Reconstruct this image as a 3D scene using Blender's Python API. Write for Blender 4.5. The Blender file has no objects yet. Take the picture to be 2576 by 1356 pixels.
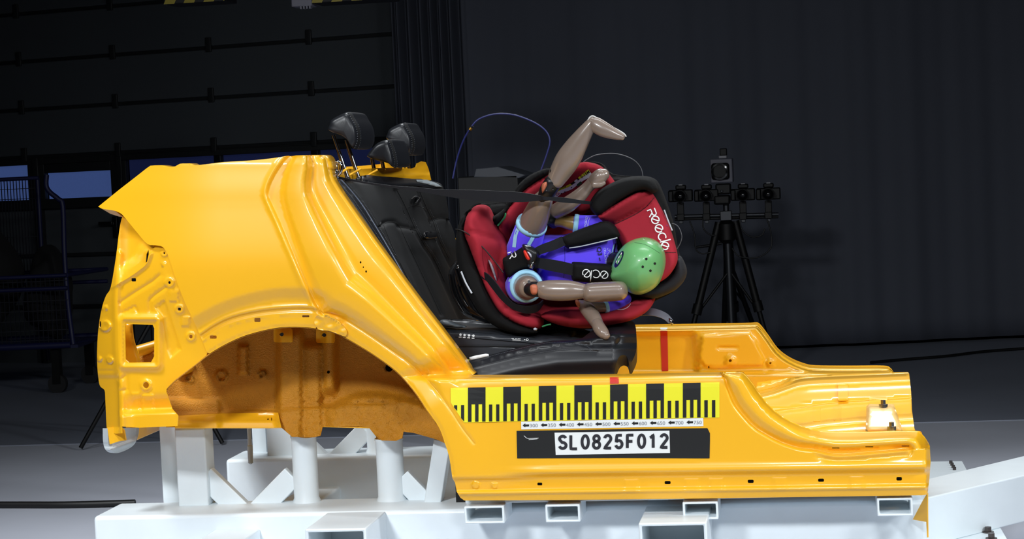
import bpy, bmesh, math, random
import numpy as np
from mathutils import Vector, Matrix
from mathutils.geometry import delaunay_2d_cdt
from mathutils.bvhtree import BVHTree
random.seed(7); rng = np.random.default_rng(7)
SC = bpy.context.scene
COL = SC.collection
# ---------------------------------------------------------------- camera
F = 5000.0; CX, CY = 1288.0, 678.0
CAM = np.array([0.0, -5.46, 1.30])
_y = np.array([(2046-CX)/F, (CY-375)/F, -1.0]); _y /= np.linalg.norm(_y)
_z = np.array([-0.038, 1.0, 0.0]); _z = _z - _y*(_z@_y); _z /= np.linalg.norm(_z)
_x = np.cross(_y, _z)
R3 = np.array([_x, _y, _z])                    # camera -> world
cam = bpy.data.cameras.new('camera'); camo = bpy.data.objects.new('camera', cam); COL.objects.link(camo)
cam.sensor_fit = 'HORIZONTAL'; cam.sensor_width = 36.0; cam.lens = 36.0*F/2576.0
cam.clip_end = 100
M4 = Matrix([list(R3[i])+[float(CAM[i])] for i in range(3)]+[[0, 0, 0, 1]])
camo.matrix_world = M4
SC.camera = camo
# ---------------------------------------------------------------- world, light, exposure
SC.view_settings.view_transform = 'Standard'; SC.view_settings.look = 'None'
SC.view_settings.gamma = 1.0; SC.view_settings.use_curve_mapping = False
SC.view_settings.exposure = -0.4
W = bpy.data.worlds.new('world'); SC.world = W; W.use_nodes = True
W.node_tree.nodes['Background'].inputs[0].default_value = (0.10, 0.12, 0.18, 1)
W.node_tree.nodes['Background'].inputs[1].default_value = 0.012
def area(name, loc, target, sx, sy, power, col=(0.93, 0.97, 1.0), spread=180):
    l = bpy.data.lights.new(name, 'AREA'); l.shape = 'RECTANGLE'; l.size = sx; l.size_y = sy
    l.energy = power; l.color = col; l.spread = math.radians(spread)
    o = bpy.data.objects.new(name, l); COL.objects.link(o); o.location = loc
    d = Vector(target)-Vector(loc); o.rotation_euler = d.to_track_quat('-Z', 'Y').to_euler()
    return o
#LIGHTS
area('flood_lamp_front_left', (-2.6, -4.5, 3.5), (-1.3, 0.6, 0.15), 0.8, 0.35, 38, spread=76)
area('flood_lamp_front', (0.3, -4.7, 3.5), (0.1, 0.4, 0.5), 0.9, 0.35, 22, spread=76)
area('flood_lamp_front_right', (2.6, -4.3, 3.5), (0.7, 0.4, 0.6), 0.9, 0.35, 15, spread=70)
area('flood_lamp_right', (4.3, -1.9, 3.5), (-0.2, 0.3, 0.7), 0.4, 1.0, 30, spread=70)
area('flood_lamp_overhead', (-0.4, 2.9, 3.9), (-0.1, 0.7, 0.5), 3.0, 0.5, 26, spread=76)
area('flood_lamp_top', (-0.2, 0.2, 4.2), (-0.2, 0.4, 0.4), 2.6, 0.5, 16, spread=90)
area('added_fill_floor_left', (-3.4, -1.2, 3.9), (-2.3, 1.3, 0.0), 0.9, 0.5, 22, spread=56)  # added fill that brightens the floor at the left, not a known lamp
#ENDLIGHTS
# ---------------------------------------------------------------- projection helpers
def rays(u, v):
    u = np.asarray(u, float); v = np.asarray(v, float)
    d = np.stack([(u-CX)/F, (CY-v)/F, -np.ones_like(u+v)], -1)
    return d@R3.T
def P(u, v, Y):
    d = rays(u, v); t = (np.asarray(Y, float)-CAM[1])/d[..., 1]
    return CAM+d*t[..., None]
def V3(u, v, Y): return Vector(P(u, v, Y).tolist())
def PX(p):                                     # world -> pixel
    q = (np.asarray(p, float)-CAM)@R3
    return CX-F*q[..., 0]/q[..., 2], CY+F*q[..., 1]/q[..., 2]
def proj_plane(u, v, o, n):
    d = rays(u, v); t = ((np.asarray(o)-CAM)@n)/(d@n)
    return CAM+d*t[..., None]
# ---------------------------------------------------------------- 2-D helpers
def sm(pts, n=6):                              # Catmull-Rom through points (open)
    p = np.array(pts, float)
    if len(p) < 3: return p
    q = np.vstack([2*p[0]-p[1], p, 2*p[-1]-p[-2]]); out = []
    for i in range(1, len(q)-2):
        for k in range(n):
            t = k/n
            out.append(0.5*((2*q[i])+(q[i+1]-q[i-1])*t+(2*q[i-1]-5*q[i]+4*q[i+1]-q[i+2])*t*t+(-q[i-1]+3*q[i]-3*q[i+1]+q[i+2])*t**3))
    out.append(q[-2]); return np.array(out)
def smc(pts, n=6):                             # closed Catmull-Rom
    p = list(map(tuple, pts)); q = np.array([p[-1]]+p+[p[0], p[1]], float); out = []
    for i in range(1, len(q)-2):
        for k in range(n):
            t = k/n
            out.append(0.5*((2*q[i])+(q[i+1]-q[i-1])*t+(2*q[i-1]-5*q[i]+4*q[i+1]-q[i+2])*t*t+(-q[i-1]+3*q[i]-3*q[i+1]+q[i+2])*t**3))
    return np.array(out)
def resample(p, step, closed=False):
    p = np.array(p, float)
    if closed: p = np.vstack([p, p[:1]])
    seg = np.linalg.norm(np.diff(p, axis=0), axis=1); s = np.r_[0, np.cumsum(seg)]
    n = max(2, int(round(s[-1]/step))+1); t = np.linspace(0, s[-1], n)
    r = np.stack([np.interp(t, s, p[:, k]) for k in range(p.shape[1])], 1)
    return r[:-1] if closed else r
def densify(p, step):                          # keeps the corners, closed
    p = np.array(p, float); out = []
    for i in range(len(p)):
        a, b = p[i], p[(i+1) % len(p)]; n = max(1, int(round(np.linalg.norm(b-a)/step)))
        for k in range(n): out.append(a+(b-a)*k/n)
    return np.array(out)
def dpl(u, v, poly):                           # distance, param 0..1, signed side to polyline
    p = np.array(poly, float); q = np.stack([np.asarray(u, float), np.asarray(v, float)], -1)
    seg = np.linalg.norm(np.diff(p, axis=0), axis=1); cs = np.r_[0, np.cumsum(seg)]
    best = np.full(q.shape[:-1], 1e9); tt = np.zeros(q.shape[:-1]); sd = np.ones(q.shape[:-1])
    for i in range(len(p)-1):
        a = p[i]; d = p[i+1]-a; L = seg[i]+1e-9
        t = np.clip(((q-a)@d)/L**2, 0, 1); c = a+t[..., None]*d; e = q-c
        dist = np.hypot(e[..., 0], e[..., 1]); m = dist < best
        best = np.where(m, dist, best); tt = np.where(m, (cs[i]+t*L)/cs[-1], tt)
        cr = d[0]*e[..., 1]-d[1]*e[..., 0]; sd = np.where(m, np.where(cr >= 0, 1.0, -1.0), sd)
    return best, tt, sd
def inside(u, v, poly):
    p = np.array(poly, float); r = np.zeros(np.shape(u), bool)
    x0, y0 = p[:, 0], p[:, 1]; x1, y1 = np.roll(x0, -1), np.roll(y0, -1)
    for a, b, c, d in zip(x0, y0, x1, y1):
        if b == d: continue
        m = ((b > v) != (d > v)) & (u < (c-a)*(v-b)/(d-b)+a); r ^= m
    return r
def ss(a, b, x):
    t = np.clip((np.asarray(x, float)-a)/(b-a), 0, 1); return t*t*(3-2*t)
def ga(x, w): return np.exp(-(np.asarray(x, float)/w)**2)
def prof(x, kn):                               # smooth (monotone cubic) interpolation of knots
    k = np.array(kn, float); xs, ys = k[:, 0], k[:, 1]; h = np.diff(xs); dl = np.diff(ys)/h
    m = np.zeros(len(xs)); m[0], m[-1] = dl[0], dl[-1]
    for i in range(1, len(xs)-1):
        if dl[i-1]*dl[i] > 0: m[i] = 2/(1/dl[i-1]+1/dl[i])
    x = np.clip(np.asarray(x, float), xs[0], xs[-1]); i = np.clip(np.searchsorted(xs, x, 'right')-1, 0, len(h)-1)
    t = (x-xs[i])/h[i]; H = h[i]
    return (2*t**3-3*t**2+1)*ys[i]+(t**3-2*t**2+t)*H*m[i]+(-2*t**3+3*t**2)*ys[i+1]+(t**3-t**2)*H*m[i+1]
# ---------------------------------------------------------------- materials
def lin(c): return [((x/255.0)/12.92 if x/255.0 <= 0.04045 else ((x/255.0+0.055)/1.055)**2.4) for x in c]
MATS = {}
def mat(name, rgb, rough=0.5, metal=0.0, coat=0.0, bump=None, spec=0.5, mott=None, sheen=0.0, emit=0.0, wave=None, trans=0.0):
    if name in MATS: return MATS[name]
    m = bpy.data.materials.new(name); m.use_nodes = True; nt = m.node_tree; b = nt.nodes['Principled BSDF']
    c = lin(rgb)+[1]
    b.inputs['Base Color'].default_value = c; b.inputs['Roughness'].default_value = rough
    b.inputs['Metallic'].default_value = metal; b.inputs['Coat Weight'].default_value = coat
    b.inputs['Coat Roughness'].default_value = 0.08 if name != 'yellow_paint' else 0.13; b.inputs['Specular IOR Level'].default_value = spec
    b.inputs['Sheen Weight'].default_value = sheen
    if trans: b.inputs['Transmission Weight'].default_value = trans
    tc = nt.nodes.new('ShaderNodeTexCoord')
    if mott:                                   # (scale, amount): gentle tone variation
        n = nt.nodes.new('ShaderNodeTexNoise'); n.inputs['Scale'].default_value = mott[0]; n.inputs['Detail'].default_value = 5
        nt.links.new(tc.outputs['Object'], n.inputs['Vector'])
        mx = nt.nodes.new('ShaderNodeMix'); mx.data_type = 'RGBA'
        k = mott[1]; mx.inputs['A'].default_value = [x*(1-k) for x in c[:3]]+[1]; mx.inputs['B'].default_value = [min(1, x*(1+k)) for x in c[:3]]+[1]
        nt.links.new(n.outputs['Fac'], mx.inputs['Factor']); nt.links.new(mx.outputs['Result'], b.inputs['Base Color'])
    if bump:                                   # (scale, strength, distance)
        n = nt.nodes.new('ShaderNodeTexNoise'); n.inputs['Scale'].default_value = bump[0]; n.inputs['Detail'].default_value = 4
        nt.links.new(tc.outputs['Object'], n.inputs['Vector'])
        bp = nt.nodes.new('ShaderNodeBump'); bp.inputs['Strength'].default_value = bump[1]; bp.inputs['Distance'].default_value = bump[2]
        nt.links.new(n.outputs['Fac'], bp.inputs['Height']); nt.links.new(bp.outputs['Normal'], b.inputs['Normal'])
    if emit:
        b.inputs['Emission Color'].default_value = c; b.inputs['Emission Strength'].default_value = emit
    MATS[name] = m; return m
# ---------------------------------------------------------------- object helpers
def wl(o):
    l = Vector((0, 0, 0))
    while o is not None: l = l+o.location; o = o.parent
    return l
def tag(o, label=None, cat=None, group=None, kind=None):
    if label: o['label'] = label
    if cat: o['category'] = cat
    if group: o['group'] = group
    if kind: o['kind'] = kind
    return o
def thing(name, loc, label, cat, group=None):
    o = bpy.data.objects.new(name, None); COL.objects.link(o); o.location = [float(x) for x in loc]
    o.empty_display_size = 0.05
    return tag(o, label, cat, group)
def mesh(name, verts, faces, m, parent=None, smooth=True, angle=None, solid=0.0, off=-1.0, bevel=0.0, subsurf=0, label=None, recalc=True):
    verts = np.asarray(verts, float)
    org = wl(parent) if parent is not None else Vector(((verts.min(0)+verts.max(0))/2).tolist())
    if parent is None: org = Vector((org.x, org.y, float(verts[:, 2].min())))
    me = bpy.data.meshes.new(name); me.from_pydata((verts-np.array(org)).tolist(), [], [list(map(int, f)) for f in faces])
    me.materials.append(m); me.update()
    bm = bmesh.new(); bm.from_mesh(me); 
    if recalc and not solid: bmesh.ops.recalc_face_normals(bm, faces=bm.faces)
    bm.to_mesh(me); bm.free()
    if smooth:
        me.polygons.foreach_set('use_smooth', [True]*len(me.polygons))
        if angle: me.set_sharp_from_angle(angle=math.radians(angle))
    o = bpy.data.objects.new(name, me); COL.objects.link(o)
    if parent is not None: o.parent = parent
    else: o.location = org
    if label: o['label'] = label
    if bevel:
        b = o.modifiers.new('bevel', 'BEVEL'); b.width = bevel; b.segments = 3; b.limit_method = 'ANGLE'; b.angle_limit = math.radians(40)
    if solid:
        s = o.modifiers.new('solid', 'SOLIDIFY'); s.thickness = solid; s.offset = off
    if subsurf:
        s = o.modifiers.new('sub', 'SUBSURF'); s.levels = subsurf; s.render_levels = subsurf
    return o
def tri2d(outline, holes=(), step=8.0, extra=None):
    """triangulate a pixel outline with an interior grid; returns pts (n,2), tris"""
    ol = np.asarray(outline, float); hs = [np.asarray(h, float) for h in holes]
    lo, hi = ol.min(0), ol.max(0)
    gx = np.arange(lo[0]+step*0.5, hi[0], step); gy = np.arange(lo[1]+step*0.43, hi[1], step*0.866)
    G = np.array([(x+(step/2 if j % 2 else 0), y) for j, y in enumerate(gy) for x in gx]).reshape(-1, 2)
    if extra is not None and len(extra): G = np.vstack([np.asarray(extra, float), G])
    k = inside(G[:, 0], G[:, 1], ol); d, _, _ = dpl(G[:, 0], G[:, 1], np.vstack([ol, ol[:1]])); k &= d > step*0.35
    for h in hs:
        k &= ~inside(G[:, 0], G[:, 1], h); d, _, _ = dpl(G[:, 0], G[:, 1], np.vstack([h, h[:1]])); k &= d > min(step*0.3, 2.0)
    G = G[k]
    if extra is not None and len(extra):         # keep grid points off the crease rows
        ne = np.asarray(extra, float); c = step*0.42; occ = set()
        for q in ne:
            a, b = int(q[0]//c), int(q[1]//c)
            for dx in (-1, 0, 1):
                for dy in (-1, 0, 1): occ.add((a+dx, b+dy))
        es = set(map(tuple, np.round(ne, 6)))
        G = np.array([q for q in G if (round(q[0], 6), round(q[1], 6)) in es or (int(q[0]//c), int(q[1]//c)) not in occ])
    vs = [Vector(p) for p in ol]; ed = [(i, (i+1) % len(ol)) for i in range(len(ol))]
    for h in hs:
        b = len(vs); vs += [Vector(p) for p in h]; ed += [(b+i, b+(i+1) % len(h)) for i in range(len(h))]
    vs += [Vector(p) for p in G]
    r = delaunay_2d_cdt(vs, ed, [], 0, 1e-4)
    pts = np.array([tuple(p) for p in r[0]]); fs = np.array(r[2])
    c = pts[fs].mean(1); k = inside(c[:, 0], c[:, 1], ol)
    for h in hs: k &= ~inside(c[:, 0], c[:, 1], h)
    fs = fs[k]; used = np.unique(fs); mp = -np.ones(len(pts), int); mp[used] = np.arange(len(used))
    return pts[used], mp[fs]
def around(poly, offs, step):                  # extra points beside a crease line
    p = resample(poly, step); t = np.gradient(p, axis=0); t /= np.linalg.norm(t, axis=1)[:, None]+1e-9
    n = np.stack([-t[:, 1], t[:, 0]], 1)
    return np.vstack([p+n*o for o in offs])
def sheet(name, outline, fn, m, parent=None, holes=(), step=8.0, solid=0.003, extra=None, xf=None, ostep=None, **kw):
    """sheet metal / cloth: an outline given its own depth Y=fn(u,v), real thickness from Solidify"""
    ol = densify(outline, ostep or step)
    pts, fs = tri2d(ol, [densify(h, 3) for h in holes], step, extra)
    v = P(pts[:, 0], pts[:, 1], fn(pts[:, 0], pts[:, 1]))
    if xf: v = xf(v)
    a, b, c = v[fs[:, 0]], v[fs[:, 1]], v[fs[:, 2]]
    nn = np.cross(b-a, c-a).sum(0)
    if nn[1] > 0: fs = fs[:, ::-1]; nn = -nn   # faces look at the near side
    nn /= np.linalg.norm(nn)
    def at(du, dv):
        q = P(pts[:, 0]+du, pts[:, 1]+dv, fn(pts[:, 0]+du, pts[:, 1]+dv)); return xf(q) if xf else q
    e = max(1.2, step*0.36); N = np.cross(at(e, 0)-at(-e, 0), at(0, e)-at(0, -e)); N /= np.linalg.norm(N, axis=1)[:, None]+1e-12
    N *= np.where(((v-CAM)*N).sum(1) > 0, -1.0, 1.0)[:, None]
    k = len(v); V = np.vstack([v, v-nn*solid]); FF = [tuple(map(int, t)) for t in fs]+[tuple(int(i)+k for i in t[::-1]) for t in fs]
    nf = len(FF); cnt = {(int(t[i]), int(t[(i+1) % 3])) for t in fs for i in range(3)}
    FF += [(c_, a_, a_+k, c_+k) for (a_, c_) in cnt if (c_, a_) not in cnt]
    o = mesh(name, V, FF, m, parent, recalc=False, **kw)
    me = o.data; fl = np.ones(len(FF), bool); fl[nf:] = False; me.polygons.foreach_set('use_smooth', fl)
    vi = np.empty(len(me.loops), int); me.loops.foreach_get('vertex_index', vi); L = np.vstack([N, -N])[vi]; L[3*nf:] = 0
    me.normals_split_custom_set(L.tolist()); me.update()
    return o
def cushion(name, outline, m, parent=None, Y=0.3, h=0.05, w=30, back=0.05, step=8.0, tilt=None, p=2.0, holes=(), fn=None, **kw):
    """closed pillow: pixel outline, front face bulging h toward the viewer side, back face at Y+back"""
    ol = densify(outline, step); pts, fs = tri2d(ol, [densify(q, step) for q in holes], step)
    loops = [np.vstack([ol, ol[:1]])]+[np.vstack([np.array(q), np.array(q)[:1]]) for q in holes]
    d = np.min([dpl(pts[:, 0], pts[:, 1], l)[0] for l in loops], 0)
    e = np.clip(d/w, 0, 1); b = (1-(1-e)**p)**(1/p)
    base = (Y if tilt is None else tilt(pts[:, 0], pts[:, 1]))
    yf = base-h*b
    if fn is not None: yf = yf+fn(pts[:, 0], pts[:, 1])*e
    f3 = P(pts[:, 0], pts[:, 1], yf); b3 = f3.copy(); 
    bb = P(pts[:, 0], pts[:, 1], base+0*pts[:, 0]); b3[:, 0] = bb[:, 0]; b3[:, 2] = bb[:, 2]; b3[:, 1] = bb[:, 1]+back*(b*0.6+0.4)
    n = len(pts); V = np.vstack([f3, b3]); FF = [tuple(t) for t in fs]+[tuple(t[::-1]+n) for t in fs]
    cnt = {}
    for t in fs:
        for i in range(3):
            a, c = int(t[i]), int(t[(i+1) % 3]); cnt[(a, c)] = 1
    for (a, c) in list(cnt):
        if (c, a) not in cnt: FF.append((c, a, a+n, c+n))
    return mesh(name, V, FF, m, parent, **kw)
def frames(p):
    t = np.gradient(p, axis=0); t /= np.linalg.norm(t, axis=1)[:, None]+1e-12
    a = np.array([0, 0, 1.0]) if abs(t[0][2]) < 0.9 else np.array([1.0, 0, 0])
    n = np.cross(t[0], a); n /= np.linalg.norm(n); N = [n]
    for i in range(1, len(p)):
        n = N[-1]-t[i]*(N[-1]@t[i]); n /= np.linalg.norm(n); N.append(n)
    N = np.array(N); return t, N, np.cross(t, N)
def tube_geo(pts, rad, n=12, flat=1.0, cap=True, ref=None):
    p = np.asarray(pts, float); rad = np.broadcast_to(np.asarray(rad, float), (len(p),)); t, N, B = frames(p)
    if ref is not None:
        r = np.asarray(ref, float); N = r-t*(t@r)[:, None]; N /= np.linalg.norm(N, axis=1)[:, None]; B = np.cross(t, N)
    a = np.linspace(0, 2*math.pi, n, endpoint=False)
    fl = np.broadcast_to(np.asarray(flat, float), (len(p),))
    V = (p[:, None]+rad[:, None, None]*(np.cos(a)[None, :, None]*N[:, None]+fl[:, None, None]*np.sin(a)[None, :, None]*B[:, None])).reshape(-1, 3)
    Fc = [(i*n+k, i*n+(k+1) % n, (i+1)*n+(k+1) % n, (i+1)*n+k) for i in range(len(p)-1) for k in range(n)]
    if cap: Fc += [tuple(range(n))[::-1], tuple(range((len(p)-1)*n, len(p)*n))]
    return V, Fc
def tube(name, pts, rad, m, parent=None, n=12, flat=1.0, smooth_pts=0, ref=None, rp=None, **kw):
    p = np.asarray(pts, float); r = np.broadcast_to(np.asarray(rad, float), (len(p),)); f = np.broadcast_to(np.asarray(flat, float), (len(p),))
    if smooth_pts:
        q = sm(np.hstack([p, r[:, None], f[:, None]]), smooth_pts); p, r, f = q[:, :3], np.abs(q[:, 3]), q[:, 4]
    v, fc = tube_geo(p, r, n, f, ref=ref)
    return mesh(name, v, fc, m, parent, angle=kw.pop('angle', 50), **kw)
def limb(name, pts, rad, m, parent=None, n=20, flat=1.0, ref=None, k=6, **kw):
    """rounded tapered limb: smoothed spine and closed round ends"""
    p = np.asarray(pts, float); r = np.broadcast_to(np.asarray(rad, float), (len(p),)); f = np.broadcast_to(np.asarray(flat, float), (len(p),))
    q = sm(np.hstack([p, r[:, None], f[:, None]]), k); p, r, f = q[:, :3], np.abs(q[:, 3]), q[:, 4]
    def endcap(p0, d, r0, f0):
        return [(p0+d*r0*0.7*math.sin(x), r0*math.cos(x), f0) for x in (0.35, 0.7, 1.0, 1.25, 1.45)]
    d0 = p[0]-p[1]; d0 /= np.linalg.norm(d0); d1 = p[-1]-p[-2]; d1 /= np.linalg.norm(d1)
    a = endcap(p[0], d0, r[0], f[0])[::-1]; b = endcap(p[-1], d1, r[-1], f[-1])
    p = np.vstack([[x[0] for x in a], p, [x[0] for x in b]]); r = np.r_[[x[1] for x in a], r, [x[1] for x in b]]; f = np.r_[[x[2] for x in a], f, [x[2] for x in b]]
    v, fc = tube_geo(p, r, n, f, ref=ref)
    return mesh(name, v, fc, m, parent, **kw)
def ribbon_geo(pts, width, wdir, thick):
    p = np.asarray(pts, float); t, _, _ = frames(p); w = np.asarray(wdir, float)
    if w.ndim == 1: w = np.repeat(w[None], len(p), 0)
    w = w-t*np.sum(w*t, 1)[:, None]; w /= np.linalg.norm(w, axis=1)[:, None]; nn = np.cross(t, w)
    wd = np.broadcast_to(np.asarray(width, float), (len(p),))[:, None]/2; h = thick/2
    V = np.stack([p+w*wd+nn*h, p-w*wd+nn*h, p-w*wd-nn*h, p+w*wd-nn*h], 1).reshape(-1, 3)
    Fc = [(i*4+k, i*4+(k+1) % 4, (i+1)*4+(k+1) % 4, (i+1)*4+k) for i in range(len(p)-1) for k in range(4)]
    Fc += [(3, 2, 1, 0), tuple((len(p)-1)*4+k for k in range(4))]
    return V, Fc
def ribbon(name, pts, width, wdir, m, parent=None, thick=0.002, k=6, **kw):
    p = np.asarray(pts, float); w = np.broadcast_to(np.asarray(width, float), (len(p),))
    wd = np.asarray(wdir, float); wd = np.repeat(wd[None], len(p), 0) if wd.ndim == 1 else wd
    q = sm(np.hstack([p, w[:, None], wd]), k); v, f = ribbon_geo(q[:, :3], q[:, 3], q[:, 4:7], thick)
    return mesh(name, v, f, m, parent, angle=40, **kw)
CUBE = [(0, 3, 2, 1), (4, 5, 6, 7), (0, 1, 5, 4), (1, 2, 6, 5), (2, 3, 7, 6), (3, 0, 4, 7)]
def box_geo(lo, hi):
    x0, y0, z0 = lo; x1, y1, z1 = hi
    return np.array([(x0, y0, z0), (x1, y0, z0), (x1, y1, z0), (x0, y1, z0), (x0, y0, z1), (x1, y0, z1), (x1, y1, z1), (x0, y1, z1)], float), list(CUBE)
def join(geos):
    V, Fc, b = [], [], 0
    for v, f in geos:
        V.append(np.asarray(v, float)); Fc += [tuple(int(i)+b for i in q) for q in f]; b += len(v)
    return np.vstack(V), Fc
def box(name, lo, hi, m, parent=None, bevel=0.004, **kw):
    v, f = box_geo(lo, hi); return mesh(name, v, f, m, parent, bevel=bevel, angle=40, **kw)
def pbox(u0, v0, u1, v1, Y0, Y1):              # world-aligned box whose near face spans a pixel rectangle at Y0
    a = P([u0, u1, u1, u0], [v0, v0, v1, v1], np.full(4, Y0))
    return ((a[0, 0]+a[3, 0])/2, Y0, (a[2, 2]+a[3, 2])/2), ((a[1, 0]+a[2, 0])/2, Y1, (a[0, 2]+a[1, 2])/2)
def bar_geo(a, b, w, h, up=(0, 0, 1)):         # rectangular bar from a to b, h measured along up
    a = np.asarray(a, float); b = np.asarray(b, float); t = b-a; t /= np.linalg.norm(t)
    up = np.asarray(up, float); s = np.cross(t, up); s /= np.linalg.norm(s); q = np.cross(s, t)
    c = [(-1, -1), (1, -1), (1, 1), (-1, 1)]
    V = [e+s*w/2*x+q*h/2*y for e in (a, b) for x, y in c]
    return np.array(V), [(0, 1, 2, 3), (4, 7, 6, 5), (0, 4, 5, 1), (1, 5, 6, 2), (2, 6, 7, 3), (3, 7, 4, 0)]
def bar(name, a, b, w, h, m, parent=None, up=(0, 0, 1), bevel=0.003, **kw):
    v, f = bar_geo(a, b, w, h, up); return mesh(name, v, f, m, parent, bevel=bevel, angle=40, **kw)
def hollow_geo(lo, hi, t, axis=1):             # rectangular hollow tube along axis
    lo = np.array(lo, float); hi = np.array(hi, float); ax = [k for k in range(3) if k != axis]
    V = []
    for e in (lo[axis], hi[axis]):
        for ins in (0, t):
            for (i, j) in ((0, 0), (1, 0), (1, 1), (0, 1)):
                p = np.zeros(3); p[axis] = e
                p[ax[0]] = (hi[ax[0]]-ins) if i else (lo[ax[0]]+ins); p[ax[1]] = (hi[ax[1]]-ins) if j else (lo[ax[1]]+ins); V.append(p)
    Fc = []
    for k in range(4):
        l = (k+1) % 4
        Fc += [(k, l, 8+l, 8+k), (4+l, 4+k, 12+k, 12+l), (k, 4+k, 4+l, l), (8+l, 12+l, 12+k, 8+k)]
    return np.array(V), Fc
def cyl_geo(a, b, r, n=20, r2=None):
    return tube_geo(np.array([a, b], float), [r, r if r2 is None else r2], n)
def revolve_geo(c, axis, prof_rz, n=24):       # profile (r, z) about axis at c
    ax = Vector(axis).normalized(); a = ax.orthogonal().normalized(); b = ax.cross(a)
    V = []; 
    for r, z in prof_rz:
        for k in range(n):
            t = 2*math.pi*k/n; q = Vector(c)+ax*z+(a*math.cos(t)+b*math.sin(t))*max(r, 1e-5); V.append(tuple(q))
    Fc = [(i*n+k, i*n+(k+1) % n, (i+1)*n+(k+1) % n, (i+1)*n+k) for i in range(len(prof_rz)-1) for k in range(n)]
    Fc += [tuple(range(n))[::-1], tuple(range((len(prof_rz)-1)*n, len(prof_rz)*n))]
    return np.array(V), Fc
def ell(u, v, ru, rv, n=20, rot=0.0):
    t = np.linspace(0, 2*math.pi, n, endpoint=False); c, s = math.cos(rot), math.sin(rot)
    return np.stack([u+ru*np.cos(t)*c-rv*np.sin(t)*s, v+ru*np.cos(t)*s+rv*np.sin(t)*c], 1)
def rrect(u0, v0, u1, v1, r, n=4):
    out = []
    for cx_, cy_, a in ((u1-r, v0+r, -90), (u1-r, v1-r, 0), (u0+r, v1-r, 90), (u0+r, v0+r, 180)):
        for k in range(n+1):
            t = math.radians(a+90*k/n); out.append((cx_+r*math.cos(t), cy_+r*math.sin(t)))
    return np.array(out)
# ---------------------------------------------------------------- lettering
def text_geo(s, bold=0.0):                     # triangles of a line of type, height ~ cap 0.7, returns pts, faces
    c = bpy.data.curves.new('t', 'FONT'); c.body = s; c.fill_mode = 'FRONT'; c.offset = bold; c.resolution_u = 4
    o = bpy.data.objects.new('t', c); COL.objects.link(o); dg = bpy.context.evaluated_depsgraph_get(); dg.update()
    me = o.evaluated_get(dg).to_mesh(); pts = np.array([(v.co.x, v.co.y) for v in me.vertices]); fs = [tuple(p.vertices) for p in me.polygons]
    o.evaluated_get(dg).to_mesh_clear(); bpy.data.objects.remove(o); bpy.data.curves.remove(c)
    return pts, fs
def text_px(s, a, b, cap, bold=0.0, fit=True):
    """type set along pixel baseline a->b (fitted to its length), cap height in pixels; returns px pts, faces"""
    pts, fs = text_geo(s, bold); a = np.array(a, float); b = np.array(b, float); d = b-a; L = np.linalg.norm(d); d /= L; up = np.array([d[1], -d[0]])
    x0, x1 = pts[:, 0].min(), pts[:, 0].max(); H = 0.7 if not fit else (pts[:, 1].max()-max(0, pts[:, 1].min()))
    q = a+np.outer((pts[:, 0]-x0)/(x1-x0)*L, d)+np.outer(pts[:, 1]/H*cap, up)
    return q, fs
def stroke_px(lines, w):                       # polylines in px -> ribbon quads in px
    V, Fc = [], []
    for l in lines:
        p = np.asarray(l, float)
        p = np.vstack([p[i]+(p[i+1]-p[i])*k/n_ for i in range(len(p)-1) for n_ in [max(1, int(np.linalg.norm(p[i+1]-p[i])/3.0))] for k in range(n_)]+[p[-1]])
        closed = np.linalg.norm(p[0]-p[-1]) < 1e-6
        t = np.gradient(p, axis=0)
        if closed: t[0] = t[-1] = p[1]-p[-2]
        t /= np.linalg.norm(t, axis=1)[:, None]+1e-9; n = np.stack([-t[:, 1], t[:, 0]], 1); b = len(V)
        for q, m_ in zip(p, n): V += [q+m_*w/2, q-m_*w/2]
        for i in range(len(p)-1): Fc.append((b+2*i, b+2*i+1, b+2*i+3, b+2*i+2))
    return np.array(V), Fc
def decal(name, px, fs, fn, m, parent=None, lift=0.0015, **kw):
    """thin print lying on a surface Y=fn(u,v)"""
    px = np.asarray(px, float); v = P(px[:, 0], px[:, 1], fn(px[:, 0], px[:, 1])-lift)
    return mesh(name, v, fs, m, parent, smooth=False, **kw)
def bvh_of(objs):
    V, Fc, b = [], [], 0
    for o in objs:
        w = wl(o); V += [v.co+w for v in o.data.vertices]; Fc += [tuple(i+b for i in p.vertices) for p in o.data.polygons]; b = len(V)
    return BVHTree.FromPolygons(V, Fc)
def on(bv, default=0.3):                       # depth function of a finished surface
    def fn(u, v):
        d = rays(u, v); out = []
        for q in d.reshape(-1, 3):
            h = bv.ray_cast(Vector(CAM.tolist()), Vector(q.tolist()).normalized())
            out.append(h[0].y if h[0] is not None else np.nan)
        out = np.array(out); 
        if np.isnan(out).any(): out[np.isnan(out)] = np.nanmean(out) if not np.isnan(out).all() else default
        return out.reshape(np.shape(u))
    return fn

# ================================================================ materials used in many places
YEL = mat('yellow_paint', (252, 185, 24), 0.42, coat=0.8, spec=0.5)
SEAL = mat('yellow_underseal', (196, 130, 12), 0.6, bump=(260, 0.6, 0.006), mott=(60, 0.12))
WHT = mat('white_frame_paint', (236, 245, 250), 0.42, coat=0.15, mott=(9, 0.05), bump=(55, 0.05, 0.002))
BLK = mat('black_plastic', (18, 18, 20), 0.38)
BLKG = mat('black_gloss_plastic', (12, 12, 14), 0.16, coat=0.4)
DARKBOX = mat('interior_shade', (12, 10, 8), 0.8)  # near-black colour standing in for shade inside the body
STEEL = mat('bright_steel', (190, 192, 196), 0.22, metal=1.0)
CHROME = mat('chrome', (225, 228, 232), 0.08, metal=1.0)
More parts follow.
